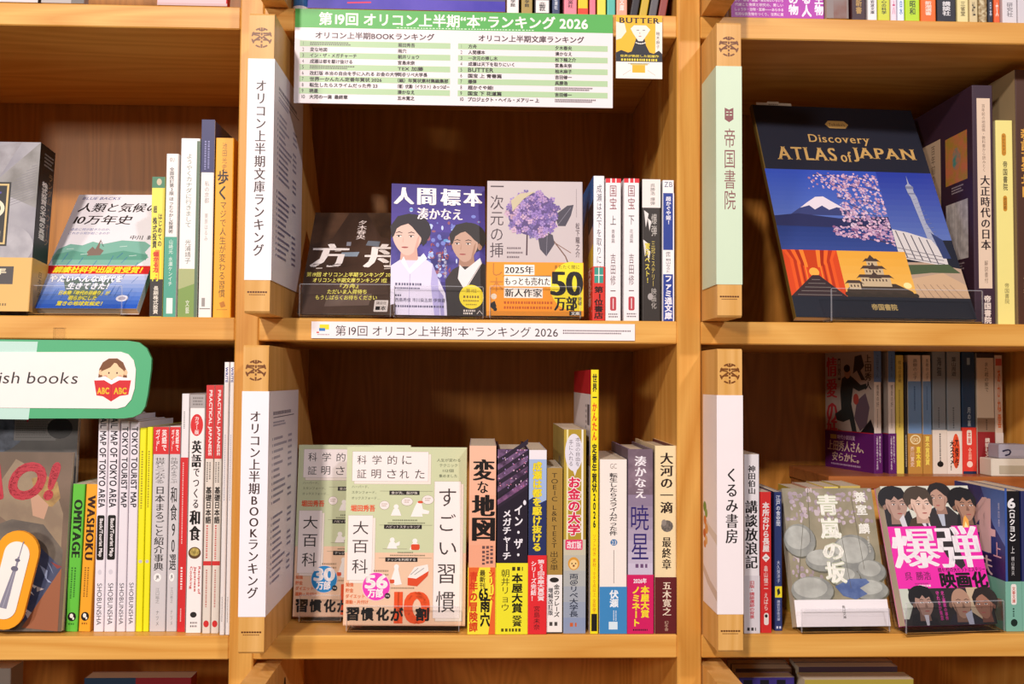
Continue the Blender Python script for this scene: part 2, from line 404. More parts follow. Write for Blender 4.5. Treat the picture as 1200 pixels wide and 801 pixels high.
L2 = [('方舟', '夕木春央'), ('人間標本', '湊かなえ'), ('一次元の挿し木', '松下龍之介'), ('成瀬は天下を取りにいく', '宮島未奈'), ('BUTTER', '柚木麻子'), ('国宝 上 青春篇', '吉田修一'), ('爆弾', '呉勝浩'), ('超かぐや姫!', ''), ('国宝 下 花道篇', '吉田修一'), ('プロジェクト・ヘイル・メアリー 上', '')]
for i in range(10):
    y = 41.8+i*7.68*.925
    if i % 2 == 0: S.r(6, y-3.5, 181, y+3.5, 'B2CFA0'); S.r(190, y-3.5, 366, y+3.5, 'B2CFA0')
for i in range(10):
    y = 41.8+i*7.68*.925; c = '33242C'
    for L, x, xa in ((L1, 9, 120), (L2, 193, 304)):
        n = str(i+1); S.t(n, x, y-2.1, x+1.9*len(n), y+2.1, c, .005)
        a, b = L[i]
        if a: S.t(a, x+9, y-2.4, x+9+min(len(a)*4.9, 106), y+2.4, c, .022)
        else: S.tiny(x+9, y-2.2, x+64, y+2.2, 2, '5A4A50', gap=.3, seed=i)
        if b: S.t(b, xa, y-2.4, xa+min(len(b)*4.9, 60), y+2.4, c, .022)
        else: S.tiny(xa, y-2.2, xa+50, y+2.2, 2, '5A4A50', gap=.3, seed=i+4)
m.build('chart_board', r_)
r_, m, S = board('cover_card', 'small card of a yellow cover with a pale face, right of the wide chart', 'card', 722, 17.5, 776, 92.5, -.003, 'F7EFE6', .0015)
S.win(0, 0, 54, 76)
S.r(0, 0, 54, 56, 'F4B81C'); S.p([(0, 8), (10, 10), (12, 20), (6, 28), (0, 30)], 'F3E6D4'); S.r(46, 8, 54, 46, 'F5EBDD')
S.p([(21, 36), (24, 26), (33, 26), (35, 36), (39, 44), (36, 53), (20, 53), (18, 44)], '1E1C22')
S.p([(17, 16), (21, 12), (35, 12), (40, 17), (37, 22), (31, 31), (26, 31), (20, 22)], 'F5E8DC')
for x in (24, 31): S.r(x, 17.5, x+3, 18.2, '4A3030')
S.r(26.5, 24.8, 29.5, 25.6, 'B04040'); S.r(27.3, 20.5, 28.2, 22.5, 'C8A890')
for k in range(7): S.e(23.5+k*1.7, 33+1.2*math.sin(k*math.pi/6), .8, .8, 'F8F0E4', n=8)
S.p([(0, 45), (6, 42), (14, 45), (20, 43), (28, 50), (38, 44), (44, 46), (50, 42), (54, 46), (54, 56), (0, 56)], '1E1C22')
S.r(0, 56, 54, 76, 'F7EFE6'); S.r(19, 60, 34, 69, 'F2B31E'); S.r(17, 58, 37, 60, 'D8C070')
S.t('BUTTER', 3.5, 3, 51, 9.5, '2A1C18', .02, 'm'); S.v('柚木麻子', 47, 19, 51, 40, '4A3A38', .012)
S.t('世界が熱狂した話題作', 5, 47.5, 50, 50.5, 'F3D83C', .014); S.tiny(6, 52, 48, 55, 1, 'F3D83C', gap=.1); S.tiny(14, 57.5, 40, 58.5, 1, '6A5A40', gap=.1)
S.line(8, 72, 17, 66, .4, 'B0A090'); S.line(46, 72, 37, 66, .4, 'B0A090')
m.build('printed_card', r_)
r_, m, S = board('shelf_label', 'long white label strip with dark lettering and a tiny coloured mark, on a shelf edge', 'label', 365, 376.4, 744, 399, -.0012, 'F8EEEE', .0008)
S.win(365, 376, 744, 399)
S.r(374.5, 380, 385.5, 387, 'F2DC20'); S.r(374, 385, 381, 389, '2B7CC4'); S.r(371, 390, 374, 392, 'D85040'); S.tiny(372, 393.2, 386, 394.6, 1, '8A6A80', gap=.1)
S.t('第19回 オリコン上半期“本”ランキング 2026', 393, 381, 653, 395.5, '2E2226', .012)
S.tiny(659, 384.5, 742, 391.5, 2, '5A4850', gap=.45)
m.build('label_strip', r_)
# --- green sign, lower left
Y = -.006; O = P(0, 440, Y)
def pz(u, v): q = P(u, v, Y); return (q.x-O.x, q.z-O.z)
r_ = thing('category_sign', 'big green rounded sign with a white panel and a picture of a reading girl', 'sign', Matrix.Translation((O.x, Y, O.z)))
out = [(-175, 397), (0, 397.5), (150, 399), (163, 401), (172, 408), (177.5, 420), (177, 432), (173, 462), (170, 476), (165, 484), (156, 488.5), (145, 490), (0, 490), (-175, 488), (-186, 470), (-186, 412)]
def flat(m, pts, c, t0, t1, fn=pz): m.prism([fn(*q) for q in pts], t0, t1, mat(c), lambda a, b, y: (a, y, b))
m = MB(); flat(m, out, '4FAE78', 0, .004); S = Surf(m, (*pz(-186, 397)[:1], 0, pz(-186, 397)[1]), (1, 0, 0), (0, 0, -1), (0, -1, 0), pz(178, 397)[0]-pz(-186, 397)[0], pz(0, 397)[1]-pz(0, 490)[1], (-186, 397, 178, 490))
S.p([(-175, 397.6), (43.5, 398.4), (35, 489.6), (-175, 488), (-186, 470), (-186, 412)], 'BFE0D4')
m.build('sign_board', r_)
m = MB(); flat(m, [(-160, 412), (0, 412.5), (142, 412), (151, 415), (157, 422), (159.5, 433), (158, 455), (154, 468), (147, 476), (138, 478.5), (0, 477.5), (-160, 476)], 'F8EEE8', -.0008, 0)
S.O = Vector((*pz(-186, 397)[:1], -.0008, pz(-186, 397)[1])); S.mb = m; S.off = 2e-5
S.t('English books', -41, 434, 92, 452, '2A2022', .012, sh=.14)
S.p([(116, 440), (117, 430), (121, 422), (128, 417.5), (138, 417.3), (145, 422), (149, 431), (150, 440)], '7A4A28')
S.e(119, 434, 2.6, 3.2, 'F3C398', n=12); S.e(148, 434, 2.6, 3.2, 'F3C398', n=12)
S.e(133, 434.5, 13, 12, 'F7CFA2'); S.p([(119, 433), (121, 424), (128, 419), (139, 419), (146, 425), (147.5, 433), (140, 427), (136, 421), (130, 428)], '7A4A28')
for x in (128.5, 138): S.e(x, 434.5, .9, 1.3, '4A2A1C', n=10); S.e(x+(-4 if x < 130 else 3.6), 438.5, 2.4, 1.6, 'F5A890', n=10)
S.e(133.5, 441.8, 2, 1, 'C85A48', 0, 180, 8)
S.p([(113, 441), (124, 438.5), (131.7, 443), (139, 438.5), (153, 441), (152, 446), (131.7, 452), (114, 446)], 'FFFFFF')
S.p([(111.3, 443.5), (123, 443), (131.7, 448), (141, 443), (154.8, 443), (152, 460), (142, 461.5), (131.7, 468), (122, 462), (114.5, 461)], 'D4202A')
S.line(131.7, 448, 131.7, 468, .5, 'A01018')
S.t('ABC', 115.5, 452, 129, 459, 'F6C62C', .04); S.t('ABC', 135, 452, 149.5, 459, 'F6C62C', .04)
m.build('white_panel', r_)
for u in (-90, 60): m = MB(); a = pz(u, 404); b = pz(u+14, 383); m.box((a[0], .0042, a[1]), (b[0], .0052, b[1]), ACR); m.build('hanging_tab', r_)
# --- orange tower sign
Y = -.004; O = P(10, 738, Y); O.z = Z3
def pz2(u, v): q = P(u, v, Y); return (q.x-O.x, q.z-O.z)
def stad(x0, y0, x1, y1, r):
    dx, dy = x1-x0, y1-y0; a0 = math.atan2(dy, dx); L = []
    for k in range(13): a = a0-math.pi/2+math.pi*k/12; L.append((x1+r*math.cos(a), y1+r*math.sin(a)))
    for k in range(13): a = a0+math.pi/2+math.pi*k/12; L.append((x0+r*math.cos(a), y0+r*math.sin(a)))
    return L
r_ = thing('tower_sign', 'orange rounded upright sign with a grey tower picture, leaning in front of the magazine', 'sign', Matrix.Translation((O.x, Y, O.z)))
m = MB(); flat(m, stad(4, 713, 21, 646, 24.5), 'F5A21E', 0, .004, pz2); m.build('sign_board', r_)
m = MB(); flat(m, stad(4.5, 710, 20, 649, 15), 'F7EEE6', -.0008, 0, pz2)
S = Surf(m, (pz2(0, 620)[0], -.0008, pz2(0, 620)[1]), (1, 0, 0), (0, 0, -1), (0, -1, 0), pz2(46, 620)[0]-pz2(0, 620)[0], pz2(0, 620)[1]-pz2(0, 740)[1], (0, 620, 46, 740))
g = '8C8898'
S.line(28.5, 634, 23, 655, 1.2, g); S.line(23.4, 652, 19.5, 668, 2.4, g); S.e(22, 656, 3.2, 2, '6E6A7C', rot=10, n=12); S.e(18.8, 666, 4.4, 3.2, '6E6A7C', rot=10, n=12)
S.p([(16.6, 668), (20.6, 669), (10.5, 713), (1.5, 711)], g); S.line(18.5, 670, 6, 711, .6, 'B8B4C0'); S.line(17, 684, 14, 698, .5, 'B8B4C0')
m.build('white_panel', r_)
# ---------------- riser ----------------
zr = -.1165
r_ = thing('shelf_riser', 'low reddish brown wooden riser carrying a second row of small paperbacks', 'riser', Matrix.Translation((.431, .142, Z3)))
m = MB(); m.bar((0, 0, zr-Z3-.016), (.255, .149, zr-Z3), WR, .0012); m.build('top', r_)
m = MB(); m.box((.002, .0005, 0), (.253, .010, zr-Z3-.0165), WX); m.build('front_board', r_)
for x in (.002, .243): m = MB(); m.box((x, .0105, 0), (x+.010, .147, zr-Z3-.0165), WR); m.build('side_board', r_)
# ---------------- acrylic stands ----------------
def stand(label, pose, t, zs, lip=.032, back=.10, x0=0, x1=None, front=.005):
    """bent clear sheet holding a leaning book: front lip, base plate, leaning back rest"""
    x, y, yaw, th, w, h, z = pose; x1 = w if x1 is None else x1
    M = Matrix.Translation((x, y, zs)) @ Matrix.Rotation(-yaw, 4, 'Z')
    r_ = thing('acrylic_stand', label, 'book stand', M, 'clear acrylic book stands')
    k = .0018; yb = t*math.cos(th)+.0009
    for nm, lo, hi in (('base_plate', (x0, -front, .0001), (x1, yb+k, .002)), ('front_lip', (x0, -front, .0021), (x1, -front+k, lip))):
        m = MB(); m.bar(lo, hi, ACR, .0006); q_ = m.build(nm, r_)
        if nm == 'front_lip':
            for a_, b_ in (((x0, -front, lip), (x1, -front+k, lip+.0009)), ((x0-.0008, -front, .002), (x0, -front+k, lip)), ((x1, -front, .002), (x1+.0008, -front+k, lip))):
                m = MB(); m.box(a_, b_, AEDGE); m.build('edge_highlight', q_)  # thin whitish strips added around the lip as painted edge highlights
    m = MB(); sn, cs = math.sin(th), math.cos(th)
    pr = [(yb, .0021), (yb+k, .0021), (yb+k+back*sn, .002+back*cs), (yb+back*sn, .002+back*cs)]
    m.prism(pr, x0, x1, ACR, lambda a_, b_, c_: (c_, a_, b_)); m.build('back_rest', r_)
    return r_
# ---------------- books ----------------
def ushape(w, t, th, side, o=0.0, r=.0013):
    """outline of a cover around the pages, spine at the right ('R') or left; returns outer, inner, tag per outer edge"""
    r = min(r, t*.35); A = [(0, -o, 0)]
    k = 4
    for i in range(k): a = math.pi/2*i/(k-1); A.append((w+o-r+r*math.sin(a), -o+r-r*math.cos(a), 0 if i == 0 else 1))
    for i in range(k): a = math.pi/2*i/(k-1); A.append((w+o-r+r*math.cos(a), t+o-r+r*math.sin(a), 1 if i == 0 else 2))
    A.append((0, t+o, 2))
    B = [(0, -o+th), (w+o-th, -o+th), (w+o-th, t+o-th), (0, t+o-th)]
    if side == 'L': A = [(w-x, y, g) for x, y, g in A]; B = [(w-x, y) for x, y in B]
    return A, B
def cover_mb(w, t, h, side, cols, th, o=0.0, rim=None):
    m = MB(); A, B = ushape(w, t, th, side, o); n = len(A)
    mm = [mat(c) if isinstance(c, str) else c for c in cols]
    half = n//2
    for i in range(n-1):
        g = 0 if i == 0 else (2 if i == n-2 else 1)
        a, b = A[i], A[i+1]; m.add([(a[0], a[1], 0), (b[0], b[1], 0), (b[0], b[1], h), (a[0], a[1], h)], [(0, 1, 2, 3)], mm[g])
    for i in range(3):
        a, b = B[i], B[i+1]; m.add([(a[0], a[1], 0), (b[0], b[1], 0), (b[0], b[1], h), (a[0], a[1], h)], [(3, 2, 1, 0)], mm[[0, 1, 2][i]])
    rm = mat(rim) if rim else mm[1]
    for z in (0, h):    # rims
        V = [(x, y, z) for x, y, _ in A]+[(x, y, z) for x, y in B]
        m.add(V, [[0, 1, n+1, n], [n-2, n-1, n+3, n+2], list(range(1, half))+[n+1], list(range(half-1, half+1))+[n+2, n+1], list(range(half, n-1))+[n+2]], rm)
    for a, b in ((A[0], B[0]), (A[-1], B[3])): m.add([(a[0], a[1], 0), (b[0], b[1], 0), (b[0], b[1], h), (a[0], a[1], h)], [(0, 1, 2, 3)], rm)
    return m
def faces(m, w, t, h, side, o=0.0, z0=0.0):
    """printable faces of a cover or band standing from z0 to z0+h"""
    e = o
    F = Surf(m, (0, -e, z0+h), (1, 0, 0), (0, 0, -1), (0, -1, 0), w, h)
    K = Surf(m, (w, t+e, z0+h), (-1, 0, 0), (0, 0, -1), (0, 1, 0), w, h)
    if side == 'R': S = Surf(m, (w+e, 0, z0+h), (0, 1, 0), (0, 0, -1), (1, 0, 0), t, h)
    else: S = Surf(m, (-e, t, z0+h), (0, -1, 0), (0, 0, -1), (-1, 0, 0), t, h)
    return F, S, K
def book(label, M, w, t, h, side, cols, fr=None, sp=None, bk=None, hard=False, band=None, group=None, cat='book', name='book', swin=None, bwin=None):
    root = thing(name, label, cat, M, group)
    th = .0022 if hard else .0006; ins = .0035 if hard else .0004
    th = min(th, t*.2)
    if isinstance(cols, str): cols = (cols,)*3
    m = cover_mb(w, t, h, side, cols, th, 0, None if hard else 'E2DAD2'); F, S, K = faces(m, w, t, h, side)
    if swin: S.win(*swin); K.win(0, swin[1], 1, swin[3])
    F.win(0, 0, w*1000, h*1000)
    if bwin: F.win(*bwin)
    if fr: fr(F)
    if sp: sp(S)
    if bk: bk(K)
    m.build('cover', root)
    pg = MB(); a, b = (ins, w-th-.0002) if side == 'R' else (th+.0002, w-ins)
    pg.box((a, th+.0001, ins), (b, t-th-.0001, h-ins), PAGES); pg.build('page_block', root)
    if band:
        bh, bc_, bf, bs = band; o = .0009
        if isinstance(bc_, str): bc_ = (bc_,)*3
        bm = cover_mb(w, t, bh, side, bc_, .0003, o); F2, S2, K2 = faces(bm, w, t, bh, side, o)
        F2.win(0, (h-bh)*1000, w*1000, h*1000)
        if swin: S2.win(swin[0], swin[3]-(swin[3]-swin[1])*bh/h, swin[2], swin[3])
        if bf: bf(F2)
        if bs: bs(S2)
        bm.build('paper_band', root)
    return root
def sb(label, u0, u1, vt, vb, Y, zs, w, cols, sp=None, side='R', fr=None, bk=None, band=None, lean=0, yaw=0, hard=False, group=None, **k):
    """book on its end, spine outwards: u0..u1 and vt are where its spine stands in the photograph"""
    vm = (vt+vb)/2; a, b = P(u0, vb, Y), P(u1, vb, Y); t = max(b.x-a.x, .002); h = P((u0+u1)/2, vt, Y).z-zs
    if lean: h /= math.cos(lean)
    z = zs+(t*math.sin(lean) if lean > 0 else 0)
    R = Matrix.Translation((a.x, Y, z)) @ Matrix.Rotation(yaw, 4, 'Z') @ Matrix.Rotation(lean, 4, 'Y')
    L = (Matrix.Translation((0, w, 0)) @ Matrix.Rotation(-math.pi/2, 4, 'Z')) if side == 'R' else (Matrix.Translation((t, 0, 0)) @ Matrix.Rotation(math.pi/2, 4, 'Z'))
    if band: band = (h*(vb-band[0])/(vb-vt), band[1], band[3] if len(band) > 3 else None, band[2])
    return book(label, R @ L, w, t, h, side, cols, fr, sp, bk, hard, band, group, swin=(0, vt, 1, vb), **k)
def fb(label, pose, t, side, cols, fr, **k):
    """book shown face out; pose = x, y, yaw, tilt, width, height, z of the front lower left corner"""
    x, y, yaw, tilt, w, h, z = pose
    zs = max(q for q in Z if q < z); z = max(z, zs+.0025+t*math.sin(tilt))
    M = Matrix.Translation((x, y, z)) @ Matrix.Rotation(-yaw, 4, 'Z') @ Matrix.Rotation(-tilt, 4, 'X')
    return book(label, M, w, t, h, side, cols, fr, **k)
def V(*a, **k): return lambda S: [S.v(*x) for x in a]
def head(S, cx, cy, s, hair, skin, face=0, wide=1.0, shade=None, bald=False):
    """portrait head s tall; face = -1 looks left, 1 looks right"""
    w_ = s*.36*wide; sk2 = shade or 'C89478'
    S.p([(cx-w_*.5, cy+s*.2), (cx+w_*.5, cy+s*.2), (cx+w_*.62, cy+s*.62), (cx-w_*.62, cy+s*.62)], sk2)
    if not bald: S.e(cx+face*-s*.07, cy-s*.17, w_*1.30, s*.42, hair, n=26)
    S.e(cx+w_*1.0*(1 if face <= 0 else -1), cy+s*.07, s*.06, s*.1, sk2, n=12)
    L = []
    for k in range(26):
        a = 2*math.pi*k/26; x, y = math.cos(a), math.sin(a)
        yy = y*s*.5 if y < 0 else y*s*.5; xx = x*w_*(1-.28*max(0, y)**1.5)
        L.append((cx+xx+face*s*.05, cy+yy*(.92 if y < 0 else 1)))
    S.p(L, skin)
    S.p([(cx-face*w_*.2+w_*.35*(-face or 1), cy+s*.05), (cx-(face or -1)*w_*.86+face*s*.05, cy-s*.05), (cx-(face or -1)*w_*.75+face*s*.05, cy+s*.25), (cx-(face or -1)*w_*.3, cy+s*.44)], sk2)
    fx = cx+face*s*.1; ex = w_*.42
    for q in (-1, 1):
        S.p([(fx+q*ex-s*.085, cy-s*.09), (fx+q*ex, cy-s*.125), (fx+q*ex+s*.085, cy-s*.09), (fx+q*ex+s*.08, cy-s*.075), (fx+q*ex, cy-s*.1), (fx+q*ex-s*.08, cy-s*.075)], hair if not bald else '2A1C18')
        S.e(fx+q*ex, cy-.0*s, s*.062, s*.022, 'F4E8E0', n=10); S.e(fx+q*ex+face*s*.01, cy, s*.026, s*.026, '1C1412', n=10); S.line(fx+q*ex-s*.07, cy-s*.02, fx+q*ex+s*.07, cy-s*.024, s*.014, '2A1814')
    S.p([(fx+face*s*.02-s*.02, cy-s*.02), (fx+face*s*.07+s*.03*(not face), cy+s*.15), (fx+face*s*.02, cy+s*.18), (fx-s*.05, cy+s*.16)], sk2)
    S.e(fx+face*s*.01, cy+s*.29, s*.085, s*.022, 'B8605A', n=12); S.line(fx-s*.08, cy+s*.287, fx+s*.08, cy+s*.287, s*.01, '7A3830')
    if not bald:
        H = [(cx-w_*1.2, cy+s*.05), (cx-w_*1.3, cy-s*.25), (cx-w_*.8, cy-s*.52), (cx, cy-s*.6), (cx+w_*.85, cy-s*.52), (cx+w_*1.3, cy-s*.22), (cx+w_*1.22, cy+s*.08), (cx+w_*.95, cy-s*.02), (cx+w_*.8, cy-s*.2), (cx+w_*.35, cy-s*.14), (cx+w_*.05, cy-s*.26), (cx-w_*.3, cy-s*.13), (cx-w_*.75, cy-s*.18), (cx-w_*.95, cy)]
        if face < 0: H[8:14] = [(cx+w_*.62, cy-s*.1), (cx+w_*.3, cy-s*.22), (cx-w_*.1, cy-s*.34), (cx-w_*.45, cy-s*.3), (cx-w_*.85, cy-s*.2), (cx-w_*1.05, cy)]
        S.p(H, hair)
# ============ row 2, centre bay ============
def art_dark(S):
    S.win(0, 0, 105, 150)
    S.p([(0, 0), (40, 0), (25, 40), (0, 52)], '5A3E2C/3E2A1E/25'); S.p([(60, 0), (105, 0), (105, 45), (80, 38)], '4A3424/33231A/30')
    S.p([(0, 108), (105, 104), (105, 150), (0, 150)], '584238/4A382E/20'); S.p([(30, 124), (78, 122), (76, 138), (28, 140)], '77645A/6A564C/30')
    S.v('夕木春央', 52, 12, 62, 42, 'F0DED4', .012, 'm')
    S.r(42, 46, 47, 52, '8A8890'); S.p([(66, 44), (80, 45), (79, 53), (64, 51)], '6C7078'); S.p([(38, 62), (58, 61), (56, 68), (36, 68)], '8C98A4')
    S.t('方', 6, 49, 44, 84, 'F5E8E0', .03, 'm'); S.t('舟', 66, 49, 106, 84, 'F5E8E0', .03, 'm')
    for k in range(9): S.line(8+k*4.2, 80+(k % 3)*2, 20+k*4, 79+(k % 2)*3, .8, '3A2A20')
    for x, y in ((30, 60), (12, 86), (88, 86), (96, 88)): S.line(x, y, x+7, y-.5, 1, 'E8D8CC')
    c = 'EFE46A'
    for i, (a, x0, x1) in enumerate((('第19回 オリコン上半期ランキング 2026', 3, 102), ('オリコン上半期文庫ランキング 1位', 11, 93), ('『方舟』', 42, 62), ('ただいま入荷待ち', 29, 72), ('もうしばらくお待ちください', 17, 84))):
        S.t(a, x0, 91.5+i*8.2, x1, 98+i*8.2, c, .014)
    S.rr(82, 131, 97, 147, 1, 1, 'D8CCC4'); S.t('講談社', 84, 133, 95, 137, '4A3A34', .012); S.t('■本', 84, 139, 95, 145, '1A1412', .02)
fb('small dark brown cover with large white title and five yellow lines', (-.1975, .0089, .0416, .5944, .105, .1501, .0695), .0016, 'L', '4C362A/38261C/18', art_dark, cat='cover card', name='cover_card')
def art_men(S):
    S.win(0, 0, 105, 150); R = random.Random(4)
    S.grad(0, 0, 105, 55, '3C2A7C', '4E3C98'); S.r(0, 55, 105, 112, '5A4AA8/2E2670/45')
    for k in range(60):
        x, y = 40+R.random()*34, 44+R.random()*66
        if k % 6 == 0: x, y = R.choice(((12, 33), (22, 30), (92, 36), (98, 42), (6, 44)))
        S.e(x, y, .8+R.random()*2.4, .8+R.random()*2.2, R.choice(('9FB4E8', 'C8D4F4', '7A84D0', '9A5A6C', '5F9AD0')), n=9)
    for k in range(16):
        x, y = 45+R.random()*28, 52+R.random()*50; a = R.random()*6
        for q in (0, 1.2): S.p([(x, y), (x+4*math.cos(a+q), y+5*math.sin(a+q)), (x+2.5*math.cos(a+q+.7), y+3*math.sin(a+q+.7))], R.choice(('8C3A4A', '6A2C40', 'B0503C')))
    S.p([(0, 95), (10, 88), (14, 84), (34, 84), (46, 92), (52, 108), (60, 125), (63, 150), (0, 150)], 'E6DDEE')
    S.p([(46, 92), (52, 108), (54, 150), (48, 150), (44, 115)], 'B8AEDC'); S.p([(52, 120), (58, 128), (59, 150), (55, 150)], 'A69CCC')
    head(S, 20, 61, 44, '2A2024', 'EBC2B0', -1, 1.02, 'DCAA98')
    S.p([(16, 38), (30, 36), (40, 46), (42, 58), (39, 68), (35, 72), (33, 62), (28, 56), (20, 46), (8, 50), (10, 42)], '2A2024')
    S.p([(14, 84), (20, 98), (36, 80), (40, 86), (21, 104), (11, 90)], 'F6F0FA'); S.line(21, 104, 20, 150, .5, 'B8ACD0')
    S.p([(60, 110), (68, 98), (78, 92), (98, 88), (105, 92), (105, 150), (62, 150)], '33261F/2A1F1A/20')
    head(S, 84, 68, 42, '2E241E', 'C8A08A', -1, .98, 'AC8068')
    S.p([(76, 92), (82, 98), (99, 84), (101, 90), (82, 122), (74, 108)], 'EFE6E4'); S.line(82, 120, 99, 92, .6, '8A7A74')
    S.v('人間と、蝶との境界', 58.5, 72, 61.5, 108, 'E0DCF4', .01); S.v('標本にしたくなる', 52, 80, 55, 118, 'E0DCF4', .01)
    for ch, x0, x1 in (('人', 3.7, 24), ('間', 29.8, 48.6), ('標', 55.8, 76.5), ('本', 81.5, 101)): S.t(ch, x0, 4.5, x1, 24, 'FFF8F6', .035, 'm')
    S.t('湊かなえ', 29, 27.5, 79, 41, 'FFF4F4', .025, 'm')
    S.tiny(5, 114, 36, 117, 1, '5A5470', gap=.1); S.tiny(5, 119, 32, 121, 1, '5A5470', gap=.1); S.tiny(5, 127, 12, 129, 1, '3A3450', gap=0)
    S.t('西島秀俊 市川染五郎 伊東蒼', 5, 131, 60, 135.5, '4A4460', .008); S.tiny(5, 139, 60, 141.5, 1, '5A5470', gap=.1)
    S.e(89, 128.5, 13.5, 13.5, 'F6DE20', n=36); S.t('第1位', 83, 119, 95, 124, '8A6A18', .012); S.tiny(80, 127, 98, 130, 1, '8A6A18', gap=.1); S.tiny(80, 132, 98, 134, 1, '8A6A18', gap=.1); S.tiny(83, 136.5, 95, 138, 1, '8A6A18', gap=.1)
    S.tiny(80, 143, 93, 149, 2, 'E8DCD4', gap=.3); S.line(95, 148, 98, 144, .6, 'E8DCD4'); S.line(98, 144, 101, 148, .6, 'E8DCD4')
fb('purple cover showing two dark-haired men in white shirts', (-.0976, .0107, -.10, .1553, .104, .1497, .0692), .009, 'R', ('3C2A7C', 'C8B070', '3C2A7C'), art_men)
def art_flower(S):
    S.win(0, 0, 105, 150); R = random.Random(9)
    S.v('一次元の挿', 3.5, 5, 18, 86, '4A3A40', .006)
    S.line(44, 55, 43.5, 83, 1.6, '4A3038'); S.line(68, 60, 86, 84, 1.3, '7A5848'); S.line(70, 66, 92, 80, .9, '8A6858'); S.line(86, 84, 89, 92, 1.3, '7A5848')
    S.p([(74, 38), (88, 27), (95, 26), (92, 38), (86, 50), (78, 50)], '4A4450'); S.p([(62, 56), (72, 60), (74, 70), (65, 84), (58, 76), (56, 64)], '4E4854'); S.line(65, 84, 66, 58, .5, '8A8490'); S.line(92, 29, 78, 48, .5, '8A8490')
    S.e(50, 37, 27, 24, '5E4A80', n=26)
    pal = ['A88CC8', '8C70B4', 'C8A4CC', '6E5698', 'B894C0', '9A7CC0', 'D4B0C8', '7C6AA8', 'C09AAE']
    base = S.off
    for k in range(150):
        a = R.random()*6.28; q = math.sqrt(R.random()); x, y = 50+29*q*math.cos(a), 37+26*q*math.sin(a)
        dk = (x-y) > 25 and R.random() < .6; c = R.choice(pal[3:6] if (x > 48 and y < 38) else pal); S.off = base+(k % 60)*6e-6
        r0 = R.random()*1.5; s_ = 2.6
        for j in range(4):
            b = r0+j*math.pi/2
            S.p([(x, y), (x+s_*math.cos(b-.6), y+s_*math.sin(b-.6)), (x+s_*1.35*math.cos(b), y+s_*1.35*math.sin(b)), (x+s_*math.cos(b+.6), y+s_*math.sin(b+.6))], c); S.off -= S.dz
        S.e(x, y, .5, .5, '4A3A6C', n=6)
    S.off = base+5e-4
    S.p([(26, 22), (36, 14), (52, 12), (40, 20), (28, 34)], 'CDBE9C')
    S.v('松下龍之介', 97, 46, 101.5, 85, '6A5A60', .008); S.line(98, 8, 98, 40, .2, '8A7A80')
    for i in range(3): S.tiny(22, 74+i*5, 40, 76+i*5, 1, '7A6A70', gap=.1, seed=i)
def art_flower_band(S):
    S.win(0, 91, 105, 150)
    S.v('し木', 3.5, 92, 18, 124, 'C87A28', .006)
    S.e(94, 117, 25, 27, 'F4E024', a0=88, a1=272, n=26); S.r(93, 91.3, 105, 144, 'F4E024')
    S.line(18, 107, 70, 106, .8, '1A1412')
    for i, (tx, x1) in enumerate((('2025年', 51), ('もっとも売れた', 69), ('新人作家', 60))):
        y = 94.5+i*12.7; S.r(19, y-.6, x1+1, y+10.6, 'FBF4EA'); S.t(tx, 20, y+.6, x1, y+9.4, '1C1412', .016, 'm')
    S.tiny(19, 134, 73, 137, 1, 'C05A18', gap=.1); S.tiny(19, 139.5, 73, 142.5, 1, 'C05A18', gap=.1, seed=3)
    S.t('またたく間に', 74, 94, 101, 98, '2A1A10', .012)
    S.t('50', 71, 101, 103.5, 127.5, '17100C', .03, 'm'); S.t('万部', 74, 128.5, 98, 144, '17100C', .03, 'm'); S.v('突破', 99.5, 129, 103.5, 138, '17100C', .02)
    S.e(8, 129, 3.2, 3.2, 'E8DCC8', n=14); S.p([(5, 136), (9, 134), (11, 140), (7, 143), (4, 140)], '1A1412'); S.e(9.5, 143, 2, 2.4, '1A1412', n=10)
    S.r(0, 145, 105, 150, 'D88A18'); S.r(90, 144.5, 103, 149.4, '17100C'); S.t('文庫', 92, 145.2, 101, 148.8, 'FBF4EA', .014)
fb('mauve cover with a purple hydrangea over an orange paper band', (.0063, .0095, .011, .0634, .1051, .1495, .0691), .014, 'R', 'CDBFBE', art_flower, band=(.059, 'F09A1C', art_flower_band, None))
for lb_, ps_, t_ in (('clear acrylic stand under the small dark brown cover', (-.1975, .0089, .0416, .5944, .105, .15, .0695), .0016), ('clear acrylic stand under the purple cover of two men', (-.0976, .0107, -.10, .1553, .104, .15, .0692), .009), ('clear acrylic stand under the hydrangea cover', (.0063, .0095, .011, .0634, .1051, .15, .0691), .014)):
    stand(lb_, ps_, t_, Z2, .036, .09, .004, ps_[4]-.004)
W_ = 'F3ECEC'
PB = 'paperbacks standing spine out'
def s1(S):
    S.v('成瀬は天下を取りにいく', .3, 216, .75, 328, '4A4650', .008); S.v('宮島未奈', .35, 333, .7, 372, '4A4650', .008)
def f1(S):
    S.win(0, 0, 105, 150); S.r(0, 0, 105, 150, '3E6CB0'); S.p([(20, 40), (80, 25), (105, 60), (105, 150), (0, 150), (0, 90)], 'B88C74'); S.p([(50, 30), (105, 24), (105, 50), (60, 56)], '2A2430'); S.p([(40, 80), (105, 70), (105, 95), (50, 92)], 'E8C03C'); S.p([(0, 100), (60, 96), (50, 110), (0, 112)], '58A05C')
def b1s(S): S.r(.1, 312, .9, 330, '3C9A88'); S.line(.1, 321, .9, 321, 1, 'F0F0E8'); S.line(.5, 312, .5, 330, .08, 'F0F0E8'); S.v('第1位書店', .12, 334, .88, 371, '2A1410', .03)
def b1f(S): [S.e(R_.random()*105, 95+R_.random()*55, 1.3, 1.3, 'F4D8C8', n=8) for _ in range(70)]; S.v('大賞受賞', 70, 98, 92, 142, 'F7E8E0', .02)
R_ = random.Random(2)
